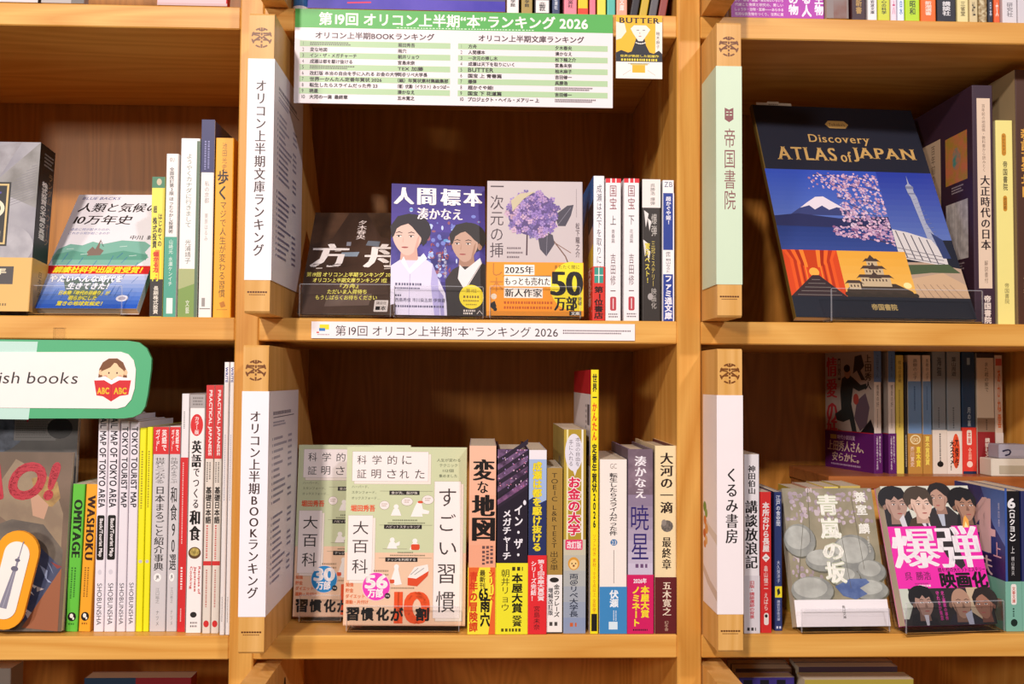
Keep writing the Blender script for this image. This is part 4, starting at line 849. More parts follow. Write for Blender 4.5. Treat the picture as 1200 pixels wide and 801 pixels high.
# ============ row 2, right bay ============
def art_atlas(S):
    S.win(0, 0, 214, 307); g = 'C9A05E'
    S.p([(92, 28), (97, 22), (118, 22), (123, 28), (118, 34), (97, 34)], g); S.t("Teikoku's", 97, 25.5, 118, 30.5, '2A2430', .01)
    S.t('Discovery', 66, 45, 146, 61, g, .008, 'm'); S.t('ATLAS', 20, 66, 96, 86, g, .018, 'm'); S.t('of', 102, 71, 116, 87, g, .014, 'm'); S.t('JAPAN', 119, 64, 201, 86, g, .018, 'm')
    y0, y1, y2 = 101, 218, 280
    S.grad(0, y0, 142, 180, '3450B4', '5A72B8', 12); S.grad(0, 180, 142, y1, '263A78', '34488C', 6)
    S.p([(28, 162), (42, 152), (56, 142), (64, 140), (74, 146), (86, 156), (104, 164), (120, 168), (20, 168)], '3A4274'); S.p([(34, 158), (44, 150), (56, 141.5), (66, 140.5), (76, 148), (90, 158), (80, 156), (70, 160), (62, 154), (52, 160), (46, 154)], 'E8DCE4')
    S.p([(0, 170), (30, 166), (80, 172), (142, 168), (142, 186), (0, 184)], '2A2E58')
    S.grad(142, y0, 214, 200, '2A3C9C', '5C70B0', 12)
    R = random.Random(8)
    for (x0, y0_, x1, y1_) in ((140, 112, 60, 108), (142, 130, 70, 120), (142, 150, 84, 142), (142, 176, 96, 150), (142, 200, 100, 178), (140, 206, 80, 196)): S.line(x0, y0_, x1, y1_, 1, '4A3438')
    b = S.off
    for k in range(620):
        t = R.random(); u_ = R.random(); x = 142-t*92*(.6+.4*R.random()); q = (142-x)/92; y = y0+4+u_*(100-45*q)+R.random()*6
        if x < 85 and 130 < y < 190: continue
        S.off = b+(k % 40)*6e-6; S.e(min(x, 140), min(y, 212), .8+R.random()*1.7, .7+R.random()*1.4, R.choice(('C8A0B8', 'E0B8CC', 'A87C9C', 'B490B4', 'D8C0D4')), n=7, rot=R.random()*90)
    for k in range(120):
        x = 70+R.random()*70; y = 182+R.random()*26*(x/140); S.off = b+(k % 40)*6e-6; S.e(x, min(y, 214), 1+R.random()*2, .8+R.random()*1.4, R.choice(('C8A0B8', 'E0B8CC', '8A5C84', 'B490B4')), n=7)
    S.off = b+3e-4
    S.p([(188, 176), (186, 138), (184, 132), (184, 122), (181, 118), (180, 106), (179, 118), (175, 122), (176, 132), (178, 138), (183, 190), (186, 226), (205, 226)], 'A4A8BC')
    S.r(175, 122, 185, 126, '7A7E98'); S.r(176, 132, 185, 134, '7A7E98')
    for k in range(12): S.line(180+k*.9, 142+k*6, 187+k*1.3, 140+k*6, .5, '7C80A0')
    S.p([(142, 186), (160, 190), (188, 200), (200, 224), (200, 238), (142, 226)], 'D8D0CC'); [S.line(146+k*9, 188+k*3, 152+k*9, 226+k*2, 1.4, '5A5660') for k in range(5)]; [S.line(142, 212+k*6, 196, 224+k*5, 1, '7A7478') for k in range(3)]
    S.p([(190, 190), (202, 200), (206, 226), (196, 226)], '34406C'); S.p([(142, 232), (172, 232), (214, 240), (214, y2), (142, y2)], 'B89C84'); S.p([(142, 256), (190, 246), (214, 262), (214, y2), (142, y2)], 'CDAA86'); S.p([(142, 236), (200, 234), (212, 246), (176, 246), (142, 250)], '4E5C3E')
    for k in range(7): S.line(146+k*8, 262, 152+k*9, 280, .7, '8A7060')
    S.r(0, y1, 66, y2, 'D8481C')
    for k in range(6): q = 1-k/6.5; S.p([(33-33*q, y1), (33+33*q, y1), (33+26*q, y1+12+10*(1-q)), (33+26*q, y2), (33+22*q, y2), (33+22*q, y1+16+12*(1-q)), (33-22*q, y1+16+12*(1-q)), (33-22*q, y2), (33-26*q, y2), (33-26*q, y1+12+10*(1-q))], ('E85820', 'B83414', 'F06A24', 'A82C10', 'F8842C', 'C84014')[k])
    S.e(33, 248, 6, 6, 'F8B048', n=14); S.p([(30, 252), (38, 252), (66, y2), (0, y2)], '3A2A2C')
    for k in range(5): S.line(28-k*5, 258+k*5, 38+k*5.5, 258+k*5, .6, '8A8078')
    S.grad(66, y1, 150, y2, 'EAA83C', 'F0B858', 6)
    S.e(142, 264, 5, 4, 'FCE8A0', n=14)
    kk = '4E3C34'
    S.p([(68, 270), (80, 258), (92, 262), (128, 262), (146, 272), (150, y2), (66, y2)], '43362C')
    for (a, b_, y, h_) in ((98, 113, 232, 7), (93, 118, 242, 9), (86, 124, 254, 12), (70, 86, 262, 8)):
        S.r(a+1, y, b_-1, y+h_, 'C8B08C'); [S.r(a+3+q*4, y+2, a+4.6+q*4, y+5, kk) for q in range(int((b_-a-4)/4))]
        S.p([(a-4, y+1.5), (a+1, y-4), (b_-1, y-4), (b_+4, y+1.5), (b_+1, y), (a-1, y)], kk)
    S.p([(101, 229), (105.5, 223), (110, 229)], kk); S.p([(99, 243), (105.5, 235), (112, 243)], kk); S.p([(97, 255), (105, 246), (113, 255)], kk)
    for k in range(14): S.e(68+k*6.2, 276+(k % 3)*1.5, 4, 3, '3A3026', n=8)
    S.r(0, y2, 214, 307, '22242E'); S.t('帝国書院', 92, 289, 122, 297, 'C8AC6C', .025)
def sp_atlas(S): S.v('ATLAS of JAPAN', .3, 40, .7, 180, 'C8A040', .01)
AP = (.3463, .0112, -.0694, .4531, .2105, .3067, .0694)
fb('large navy atlas cover with gold title and photographs of a snowy mountain and a tower', AP, .008, 'L', ('20222E', '6A5424', '20222E'), art_atlas)
stand('wide clear acrylic stand with a tall lip under the navy atlas', AP, .008, Z2, .037, .16, .036, .2100, front=.012)
MA = Matrix.Translation((AP[0], AP[1], AP[6])) @ Matrix.Rotation(-AP[2], 4, 'Z') @ Matrix.Rotation(-AP[3], 4, 'X')
r_ = thing('index_card', 'little cream index card peeping over the top left corner of the navy atlas', 'card', MA @ Matrix.Translation((.0115, .0086, .2450)))
m = MB(); m.prism([(0, 0), (.046, 0), (.046, .0755), (.030, .0755), (.030, .0775), (.015, .0775), (.015, .0755), (0, .0755)], 0, .0008, mat('E8DCC8'), lambda a, b, c: (a, c, b)); S = Surf(m, (0, 0, .0775), (1, 0, 0), (0, 0, -1), (0, -1, 0), .046, .0775); S.tiny(.35, .05, .62, .075, 1, '6A5A48', gap=.1); m.build('card', r_)
def fr_tai(S):
    S.win(0, 0, 215, 290); S.r(20, 45, 140, 290, 'C4A88A'); 
    S.t('大', 84, 66, 106, 96, '1E1418', .03, 'm'); S.t('正', 84, 102, 106, 126, '1E1418', .03, 'm'); S.v('百年前の地図帳・教科書', 116, 50, 126, 190, '6A5444', .01)
    S.r(152, 50, 203, 110, 'C87048/A8842E/60'); S.e(178, 80, 10, 14, '4A8A78/C87048/90', n=14); S.tiny(166, 114, 194, 124, 3, 'B0A0A0'); S.r(152, 134, 203, 206, 'C8C0BC/A8A09C/90'); S.tiny(166, 210, 194, 220, 3, 'B0A0A0')
    for k in range(6): S.line(158+k*7, 138, 161+k*6, 202, .4, '8A8488')
def sp_tai(S):
    S.r(.22, 115, .86, 334, 'E2C8AE'); S.v('百年前の地図帳・教科書から読みとく', .46, 122, .62, 200, '6A5040', .01); S.v('大正時代の日本', .36, 204, .8, 290, '2A1A1C', .02, 'm'); S.v('解説書付', .5, 302, .66, 328, '6A5040', .008); S.v('帝国書院', .46, 342, .78, 374, 'F0E0D4', .03)
sb('tall thick aubergine slipcase with a beige panel, beside the navy atlas', 1142.5, 1167, 100, 377.5, .052, Z2, .215, '3A2432', sp_tai, fr=fr_tai, hard=True)
def sp_y(S):
    S.rr(.34, 156, .6, 182, .12, 3, 'C88820'); S.v('わかりやすい', .4, 158, .54, 180, '3A2A14', .012); S.v('帝国書院', .4, 188, .66, 222, '4A4028', .014); S.rr(.38, 228, .62, 246, .1, 3, 'C88820'); S.v('地図帳', .42, 230, .58, 244, '3A2A14', .012); S.v('帝国書院', .4, 328, .66, 352, '6A6038', .01)
sb('pale lemon hardback standing right of the aubergine slipcase', 1170, 1190, 141, 378, .052, Z2, .18, ('C8B890', 'EDE088', 'E0D078'), sp_y)
def fr_br(S): S.win(0, 0, 210, 330); S.r(0, 0, 210, 330, 'A8906A'); S.r(10, 10, 60, 320, 'B8A078')
def sp_br(S): S.v('新詳高等地図', .2, 150, .8, 230, 'D8A040', .02); S.v('帝国書院', .2, 320, .8, 350, 'D8B080', .01)
sb('big brown and tan volume cut by the right edge of the picture', 1193.5, 1226, 82, 379, .052, Z2, .21, ('A8906A', '4A2C1E', 'A8906A'), sp_br, fr=fr_br, hard=True)
# ============ row 3, left bay ============
YM = .012
def art_mag(S):
    S.win(0, 0, 210, 200); S.r(0, 0, 210, 200, '7A6250/64503F/14'); S.p([(150, 8), (190, 30), (204, 70), (204, 150), (160, 90), (120, 60)], '9A8468/86705A/30')
    S.p([(168, 30), (182, 26), (196, 34), (200, 52), (192, 62), (176, 60)], 'B08C50/8C6A3C/120'); S.p([(168, 50), (176, 48), (188, 60), (184, 76), (172, 72)], 'C09478')
    S.p([(110, 92), (150, 76), (184, 82), (206, 110), (206, 200), (150, 200), (138, 130)], '5A5048/74685A/40'); S.p([(134, 112), (170, 96), (206, 130), (206, 160), (170, 190), (150, 160)], '4A506A/38405C/50')
    S.p([(100, 60), (130, 62), (130, 88), (104, 90)], 'E0DCE0'); S.r(104, 68, 129, 74, '34407C'); S.t('TOKYO', 110, 77, 128, 82, '34407C', .03); S.p([(94, 92), (112, 84), (118, 98), (106, 112), (96, 110)], 'C09070')
    R = random.Random(12)
    for k in range(28): x, y = 140+R.random()*56, 110+R.random()*78; S.p([(x, y), (x+14*R.random(), y+6), (x+8, y+14*R.random()+3)], R.choice(('C8B8B4', '8A3A34', '9AA4C0', 'B07848', '2C3050', 'E0D4CC')))
    S.p([(168, 196), (206, 130), (206, 200)], '9A5C3C'); S.t('WAO!', 62, 14, 196, 52, 'B82838', .05, sh=.25)
mp = (P(88, 533, .03).x-.21, YM, .02, .0827, .21, .187, Z3+.0015)
fb('brown magazine with slanting red lettering, behind the orange tower sign', mp, .006, 'L', ('8A6E58', '5A463A', '7A6250'), art_mag, cat='magazine', name='magazine')
def art_mag2(S): S.win(0, 0, 210, 240); S.r(0, 0, 210, 240, '6A6460/54504E/20'); S.e(112, 24, 42, 32, '3C4658/6A7488/90', n=20); S.r(140, 6, 186, 40, '8A8684'); S.tiny(142, 8, 184, 38, 12, '5A5654', gap=.5); S.e(190, 26, 14, 12, '2A2626', n=16); S.p([(150, 10), (162, 4), (154, 20)], 'C02038')
fb('dim grey magazine standing behind the brown one, its top edge just below the green sign', (P(80, 489, .06).x-.20, .050, .0, .06, .21, .236, Z3+.0005), .006, 'L', ('6A6460', '5A463A', '6A6460'), art_mag2, cat='magazine', name='magazine')
def jp(tx, a, b, bb): return lambda S: (S.v if False else S.t)(tx, a, b, .8, bb, '17130F', .03, 'm', rot=1)
def om(tx, y1, c2):
    def f(S):
        S.t(tx, .2, 586 if tx[0] == 'O' else 580, .86, y1, '1C2A14' if tx[0] == 'O' else '3A1C10', .04, 'm', rot=1); S.tiny(.25, 664, .75, 700, 2, c2, vert=True)
        S.e(.5, 721, .34, 5.2, '17130F', n=20); S.e(.46, 720, .15, 2.6, 'F0EAE0', n=10); S.e(.62, 723, .08, 1.6, 'F0EAE0', n=8); S.tiny(.25, 728, .75, 732, 1, c2)
    return f
sb('bright green pocket guide leaning slightly, left of the orange one', 76, 90.5, 567, 738, .018, Z3, .12, ('5CB83A', '62C03E', '5CB83A'), om('OMIYAGE', 652, '2A6A20'), side='L', lean=.03)
sb('orange pocket guide leaning slightly, right of the green one', 91.8, 105.5, 567, 738.5, .018, Z3, .12, ('EC9C22', 'F4A628', 'EC9C22'), om('WASHOKU', 656, '8A5A14'), side='L', lean=.03)
def mp_(tx, cy=True):
    def f(S):
        if cy:
            S.t('RAIL MAP OF TOKYO AREA', .2, 484, .84, 594, '1E1A22', .02, rot=1); S.rr(.12, 603, .86, 655, .14, 2, '17130F'); S.t('Back/Tourist Map', .28, 607, .7, 651, 'F0E8E8', .025, rot=1); S.e(.5, 669, .2, 3, 'D8D0D8', n=14)
        else: S.t('TOKYO TOURIST MAP', .2, 500, .84, 594, '1E1A22', .02, rot=1)
        S.t('SHOBUNSHA', .28, 682, .76, 730, '2A262C', .012, rot=1)
    return f
g_ = 'folded maps standing in pairs'
sb('white folded map with black rotated lettering, first after the orange guide', 109.5, 121, 486, 737.5, .018, Z3, .11, 'EDE4EA', mp_('', 1), side='L', name='folded_map', cat='map', group=g_)
sb('white folded map with black rotated lettering, second after the orange guide', 121.8, 134.5, 487, 738, .018, Z3, .11, 'EDE4EA', mp_('', 1), side='L', name='folded_map', cat='map', group=g_)
sb('white folded map without a black tag, left one of its pair', 136, 146.5, 493, 738, .018, Z3, .11, 'E9E0E6', mp_('', 0), side='L', name='folded_map', cat='map', group=g_)
sb('white folded map without a black tag, beside the bright yellow spines', 147.3, 158, 494, 738.5, .018, Z3, .11, 'E9E0E6', mp_('', 0), side='L', name='folded_map', cat='map', group=g_)
def ye(S): S.tiny(.3, 528, .6, 596, 1, 'A89820', vert=True, gap=.1); S.e(.5, 657, .3, 2, 'C8C0C8', n=10)
sb('thin lemon yellow booklet touching the white maps', 158.8, 166.5, 501, 738, .018, Z3, .12, 'EFE81C', ye, side='L', group='thin lemon yellow booklets')
sb('thin lemon yellow booklet touching the first grey spine with red head', 167.2, 174, 500, 738, .018, Z3, .12, 'EFE81C', ye, side='L', group='thin lemon yellow booklets')
def gy(a, b):
    def f(S):
        S.r(0, 500, 1, 532, 'D42A2C'); S.t('英語で', .55, 503, .85, 528, 'F6ECE8', .02, v=True); S.v('ガイド！', .15, 503, .42, 528, 'F6ECE8', .02)
        S.v(b, .14, 536, .8, 566, '4A4644', .008); S.v(a, .2, 570, .8, 668, '2A2624', .01, 'm'); S.e(.45, 676, .24, 5, 'F4F0EC', n=16); S.t('JR', .34, 673.5, .56, 678.5, '2A2624', .02); S.v('江口裕之', .35, 688, .6, 706, '8A8684', .006); S.v('ナツメ', .4, 714, .6, 732, '7A7674', .006)
    return f
sb('wide pale grey guide with a red head and long black title', 174.8, 193.3, 500, 738.5, .018, Z3, .13, ('C9C3C4', 'CFC9CA', 'C9C3C4'), gy('日本まるごと紹介事典', '世界とつながる'), side='L')
sb('narrower pale grey guide with a red head and brush-like title', 194.3, 206.8, 499, 739, .018, Z3, .13, ('C9C3C4', 'CFC9CA', 'C9C3C4'), gy('和食90選', '外国人がよろこぶ'), side='L')
def rd(S): S.r(0, 536, 1, 739, 'CF2A2C'); S.tiny(.3, 482, .6, 502, 1, '8A8684', vert=True); S.tiny(.3, 542, .55, 640, 1, 'EFC8C4', vert=True); S.tiny(.3, 664, .6, 690, 1, 'F4DCD8', vert=True, gap=.2); S.tiny(.35, 712, .6, 728, 1, 'EFC8C4', vert=True)
sb('slim spine, white above and crimson below, left of the wide white cookery book', 207.5, 216.5, 461, 739, .016, Z3, .14, ('DCD6D6', 'E6E0E0', 'DCD6D6'), rd, side='L')
def ck(S):
    S.r(0, 462, 1, 478, 'A8A2A0'); S.tiny(.2, 465, .9, 476, 3, '6A6462'); S.e(.48, 498, .42, 13, 'D42A2C', n=24); S.v('カラー版', .34, 488, .62, 509, 'F6ECE8', .014)
    S.v('英語', .2, 516, .8, 548, '17130F', .035, 'm'); S.v('でつくる', .3, 549, .72, 596, '17130F', .02, 'm'); S.v('和食', .16, 598, .82, 634, '17130F', .04, 'm')
    S.e(.5, 648, .42, 7, '5A4024', n=20); S.e(.5, 647, .32, 4.8, 'C8B060/8A7A3C/300', n=18)
    for i, tx in enumerate(('Recipes of', 'Japanese', 'Cooking')): S.t(tx, .72-i*.27, 664, .92-i*.27, 664+32-i*3, 'C83A34', .02, rot=1)
    S.e(.5, 720, .22, 3.4, '2A2624', n=14); S.tiny(.3, 728, .75, 736, 2, '6A6664')
sb('wide white cookery book with a red oval and bold black title', 217.3, 235, 462, 741, .012, Z3, .15, ('EDE5E2', 'F2EAE7', 'EDE5E2'), ck, side='L')
def pr(S): S.r(0, 451, 1, 538, 'CC3030'); S.t('PRACTICAL JAPANESE', .26, 457, .74, 534, 'F4E8E4', .025, rot=1); S.tiny(.2, 542, .85, 566, 2, '5A5450', vert=True); S.v('基礎日本語', .18, 571, .84, 614, '2A2420', .03); S.tiny(.3, 616, .7, 656, 1, 'C85A54', vert=True); S.r(0, 658, 1, 663, 'CC3030'); S.tiny(.35, 668, .7, 712, 1, 'B86A60', vert=True); S.e(.5, 731, .34, 4, 'CC3030', n=16)
sb('red-headed beige language workbook, left one of two', 236.5, 246, 451, 742, .01, Z3, .15, ('D8CCC0', 'DDD2C6', 'D8CCC0'), pr, side='L', group='red-headed beige language workbooks')
sb('red-headed beige language workbook, right one of two', 246.8, 256, 451, 742, .01, Z3, .15, ('D8CCC0', 'DDD2C6', 'D8CCC0'), pr, side='L', group='red-headed beige language workbooks')
def th_(S): S.t('WRITE', .25, 430, .75, 448, '34408C', .03, rot=1); S.tiny(.35, 510, .7, 590, 1, '9AA0B8', vert=True); S.tiny(.35, 700, .7, 730, 1, '8A8684', vert=True)
sb('thin tall white booklet beside the red-headed workbooks', 257, 262.8, 424, 744, .004, Z3, .16, 'F1ECEC', th_, side='L', group='thin tall white booklets')
sb('thin tall white booklet against the left upright', 263.8, 269, 424, 744, .004, Z3, .16, 'F1ECEC', th_, side='L', group='thin tall white booklets')
# ============ row 3, right bay ============
def t1(S): S.v('神田伯山', .3, 545, .75, 579, '2A2424', .02, 'm'); S.v('講談放浪記', .12, 586, .86, 666, '1C1818', .02, 'm'); S.r(0, 674, 1, 741, 'E2DCE0'); S.v('旧版・講談遺跡の背景', .36, 680, .66, 724, 'C8404A', .02); S.tiny(.2, 734, .75, 738, 1, '3A3434', gap=.1)
sb('white book with black brush title and small red line, beside the white-wrapped fin', 872, 890.5, 532, 741, .004, Z3, .128, ('EEE8EA', 'F3EEF0', 'EEE8EA'), t1)
def t2(S): S.v('本所おけら長屋', .22, 588, .8, 646, 'F6E8E4', .035); S.p([(.5, 648), (.85, 653), (.5, 658), (.15, 653)], 'F6E8E4'); S.t('一', .35, 650, .65, 656, '2A2020', .02); S.v('畠山健二　えばら', .3, 662, .68, 714, 'F4D4CC', .014); S.rr(.3, 717, .72, 731, .16, 2.4, 'F0E4DC'); S.e(.5, 720.5, .13, 2, '2A2424', n=12)
sb('bright red small paperback spine with a white diamond', 891.5, 904.5, 576, 740, .006, Z3, .105, ('C02A28', 'D9302E', 'C02A28'), t2)
def t3(S): S.v('江戸の食空間', .25, 580, .78, 616, 'D8DCE8', .014); S.v('大久保洋子', .3, 656, .72, 682, 'C8CCE0', .01); S.r(.05, 686, .95, 699, 'E8D42C'); S.p([(.3, 690), (.6, 688), (.75, 694), (.4, 697)], '2A2A30'); S.v('講談社学術文庫', .3, 702, .7, 726, 'C8CCE0', .012); S.tiny(.2, 732, .8, 735, 1, 'C8CCE0', gap=.1)
sb('slim navy paperback spine with a yellow square', 908, 917, 576, 737.5, .014, Z3, .105, ('26305C', '2A3668', '26305C'), t3)
def art_storm(S):
    S.win(0, 0, 105, 150); S.r(0, 0, 105, 122, '857C60/9C9074/30'); R = random.Random(6); b = S.off
    for k in range(170):
        S.off = b+(k % 30)*6e-6; x, y = R.random()*100, R.random()*38
        if R.random() < .35: x, y = R.random()*34, 70+R.random()*42
        S.e(x+2, y+2, 1+R.random()*2.4, 1+R.random()*2, R.choice(('B8A4AC', 'A8949C', 'C4B2B4', '988688')), n=8)
    S.off = b+3e-4
    for x, y, rx, ry in ((14, 58, 18, 18), (74, 72, 24, 20), (38, 80, 20, 12), (92, 92, 16, 12), (22, 112, 24, 15), (60, 98, 18, 10), (88, 112, 20, 11)): S.e(x+.6, y+1.2, rx+.6, ry+.8, '5E5A48', n=20); S.e(x, y, rx, ry, '98988E/80807A/60', n=20); S.e(x-2, y-3, rx*.8, ry*.72, 'B8B8AE/A09F96/60', n=20)
    S.p([(48, 108), (66, 100), (84, 100), (88, 104), (76, 110), (84, 116), (70, 122), (56, 118)], '5A6E9C/44588A/90')
    for x0, y0, x1, y1 in ((30, 0, 26, 60), (80, 10, 84, 90), (62, 40, 66, 110), (20, 40, 8, 100)): S.line(x0, y0, x1, y1, .5, '5A5444')
    for ch, y in (('青', 8), ('嵐', 34), ('の', 62), ('坂', 82)): S.t(ch, 40, y, 62, y+22 if ch != 'の' else y+17, 'F6F2E4', .028, 'm', out=('C8CCAC', .05))
    for ch, y in (('葉', 5), ('室', 19), ('麟', 40)): S.t(ch, 84, y, 96, y+11, 'F0ECE0', .03)
    S.v('長編時代小説', 92, 54, 94.5, 72, 'E0DCCC', .01)
    S.r(0, 122, 105, 150, 'F0E6E6'); S.v('角川文庫', 53, 128, 56.5, 142, '5A5450', .014); S.line(0, 138, 105, 140, .3, 'DCD0D0')
SP = (.3429, .0038, -.030, .30, .1037, .1501, -.2652)
fb('misty grey-green painted cover of rocks and blossom with a white foot, leaning back', SP, .014, 'R', ('8C8268', 'F0E6E6', '8C8268'), art_storm)
stand('clear acrylic stand under the misty painted cover', SP, .014, Z3, .026, .09, .004, .1)
def art_bomb(S):
    S.win(0, 0, 107, 153); pk = 'EE28A8'
    S.r(0, 0, 107, 46, 'D8D8C8'); S.p([(0, 24), (10, 30), (20, 32), (30, 28), (34, 46), (0, 46)], '2A2628'); head(S, 14, 21, 36, '1E1A1C', 'B89484', 1, 1.0, '9A7868'); S.p([(16, 38), (22, 32), (24, 46), (18, 46)], 'D8D4D8')
    S.p([(26, 46), (30, 38), (42, 33), (56, 36), (60, 46)], '4A3828'); S.p([(52, 46), (54, 28), (62, 24), (78, 24), (88, 34), (92, 46)], '332C2C')
    S.p([(62, 26), (72, 26), (70, 46), (66, 46)], 'B8BCC8'); head(S, 69, 14, 30, '241C1C', 'BC9480', -1, 1.0, 'A07A68'); S.p([(38, 35), (50, 33), (52, 46), (44, 46)], 'E0DCE4'); S.p([(46, 38), (49, 38), (50, 46), (47, 46)], '4A4454'); head(S, 44, 21, 35, '4A3C30', 'E0BCA8', 1, 1.0, 'C09A88')
    S.p([(84, 46), (88, 32), (107, 30), (107, 46)], '1E1A1A'); head(S, 97, 23, 36, '171213', 'A87E66', 1, .95, '7E5A48')
    S.r(0, 46, 107, 114, pk); S.p([(58, 46), (76, 46), (80, 70), (84, 90), (78, 94), (64, 80), (56, 60)], '33292B')
    S.t('爆', 2, 48, 55, 92, 'F8EEF0', .017, 'm'); S.t('弾', 56, 46, 106, 92, 'F8EEF0', .017, 'm')
    S.p([(90, 48), (93, 38), (96, 34), (99, 40), (98, 48)], 'F0A848'); S.p([(92, 48), (95, 41), (97, 48)], 'FCE8A0')
    S.t('呉　勝浩', 10, 96, 40, 105, '7A1858', .014, 'm'); S.tiny(20, 108, 36, 109.6, 1, '9A2870', gap=.1); S.t('講談社文庫', 24, 110, 38, 112.4, 'F8EEF0', .02); S.t('続々1位の大ヒットミステリー', 50, 92, 106, 97, '2A1420', .016)
    S.t('映画化', 51, 97.5, 106, 114, '17100F', .045); S.r(0, 114, 107, 153, '2A2423')
    S.p([(0, 114), (10, 114), (14, 130), (6, 146), (0, 146)], 'C8CCBC'); S.p([(8, 153), (10, 142), (24, 138), (38, 146), (40, 153)], '1C1819'); head(S, 25, 129, 31, '171314', 'A88474', 1, .95, '7E5E50'); S.p([(24, 142), (29, 142), (28, 153), (25, 153)], 'D0CCD4')
    S.v('史上最悪の事件', 48, 117, 51.5, 148, 'D83A9C', .02); S.v('守れるか東京', 42, 117, 45.5, 148, 'D83A9C', .02)
    S.p([(78, 114), (92, 114), (94, 150), (80, 140)], 'C8B090'); S.p([(50, 153), (58, 142), (72, 140), (90, 148), (92, 153)], '2A2630'); head(S, 68, 130, 33, 'B08870', 'B08870', 1, .95, '846250', bald=True); S.p([(72, 142), (80, 138), (80, 153), (74, 153)], 'B8BCCC')
    head(S, 97, 132, 31, '2A1E1A', 'A06E58', -1, .95, '7A4C3C')
BP = (.4614, .0037, -.0889, .3381, .1069, .1531, -.2632)
fb('film cover with dark-suited men above and below a hot pink centre', BP, .014, 'R', ('EE28A8', 'EDE6E6', 'EE28A8'), art_bomb)
stand('clear acrylic stand with a bright front lip under the hot pink cover', BP, .014, Z3, .034, .09, -.004, .108, front=.010)
def fr4(S):
    S.win(0, 0, 128, 150); S.r(0, 0, 128, 150, '1C2864/2A4490/14'); S.p([(0, 10), (40, 0), (80, 0), (20, 60), (0, 70)], '28408C/1E3070/18'); S.p([(70, 0), (128, 0), (128, 60), (100, 40)], '5A78B8/4460A0/16'); S.p([(0, 80), (128, 70), (128, 104), (0, 110)], '2A1C50/3A2460/30')
    S.t('4', 30, 12, 98, 72, 'E8C0C0', .03, 'm'); S.t('上', 100, 58, 118, 74, 'D8A8B0', .012, 'm'); S.t('夫', 70, 76, 96, 96, 'E8C0C4', .03, 'm'); S.v('第四巻', 112, 14, 116, 40, 'C8CCE0', .012)
def b4(S): S.win(0, 98, 128, 150); S.r(0, 98, 128, 150, '7AB09C'); S.t('闇を', 30, 101, 84, 114, '1A2420', .045); S.p([(40, 124), (120, 118), (124, 140), (60, 150)], '8C9A88/A0705C/60'); S.tiny(30, 128, 100, 134, 1, 'E0E8E0', gap=.2)
def s4a(S): S.r(.0, 572, .14, 741, '3C5AA0'); S.t('6', .22, 584, .66, 595, 'F0ECEC', .03); S.v('（ロクヨン）', .3, 597, .66, 634, 'F0ECEC', .03); S.t('上', .36, 640, .6, 648, 'E0DCDC', .01); S.v('横山秀夫', .38, 652, .58, 674, 'C8C4C4', .012)
def b4s(S): S.rr(.3, 684, .66, 708, .1, 3, 'F0E4DC'); S.v('文春文庫', .38, 687, .58, 706, 'C85A50', .02); S.tiny(.4, 712, .6, 722, 1, '2A4A40', vert=True); S.e(.48, 729, .22, 4.4, '1A2A24', n=16)
sb('blue-covered novel with a huge pale numeral, right of the hot pink cover', 1179.5, 1197.5, 575, 739, .010, Z3, .108, ('1C2864', '181418', '1C2864'), s4a, fr=fr4, band=(681, '7AB09C', b4s, b4))
sb('dark spine with a mint band, cut by the right edge of the picture', 1199, 1218, 575, 739, .010, Z3, .108, ('1C2864', '2C3060', '1C2864'), None, band=(681, '7AB09C', None))
for i, (u0, u1, v, c) in enumerate(((932, 948, 573, 'E8C850'), (949, 966, 571, 'D8A088'), (967, 984, 570, 'E8D060'), (986, 1010, 569, 'C8B060'))):
    q = .075; sb(('yellow', 'salmon', 'lemon', 'olive-yellow')[i]+' tipped paperback hidden behind the misty painted cover, only its top showing', u0, u1, v, 730, q, Z3, .06, c, None)
sb('black-edged paperback between the misty painted cover and the hot pink one', 1016, 1021, 576, 735, .085, Z3, .06, '1C181A', None)
# --- small paperbacks on the riser
YR = .178; GB = 'small paperbacks on the riser'
def rb(label, u0, u1, vt, cols, sp, **k): return sb(label, u0, u1, vt, 552, k.pop('Y', YR), zr, .1045, cols, sp, **k)
def f_sam(S):
    S.win(0, 0, 105, 150); S.r(0, 0, 105, 150, 'BDAEA4/AFA096/20')
    for ch, y in zip('情愛の奸', (6, 34, 66, 88)): S.t(ch, 4, y, 26, y+25, 'C83A44', .03, 'm')
    S.v('上田秀人', 87, 4, 100, 48, '2A2220', .018, 'm'); S.r(29, 8, 35, 36, '4A4444'); S.v('裏用心棒', 29.8, 10, 34, 34, 'C8BCB0', .014)
    kk = '2E3434'
    S.p([(38, 34), (52, 28), (64, 34), (78, 42), (90, 40), (90, 46), (74, 50), (62, 46), (58, 66), (64, 84), (70, 104), (60, 104), (54, 86), (40, 90), (26, 88), (22, 80), (36, 74), (34, 50)], kk); S.e(50, 26, 7, 8, 'B08C78', n=14); S.e(49, 21, 7, 5, '1E1A1A', n=12)
    S.p([(66, 6), (80, 4), (86, 18), (78, 24), (88, 36), (80, 36), (70, 24), (62, 28)], '3A3434'); S.p([(70, 62), (88, 52), (96, 70), (90, 92), (76, 100), (64, 84)], '6A5866'); S.e(68, 60, 6, 7, 'B04840', n=14); S.p([(74, 104), (98, 84), (105, 96), (105, 110), (76, 110)], '1E1C20')
    S.line(28, 100, 70, 108, 1.6, '8A6A40')
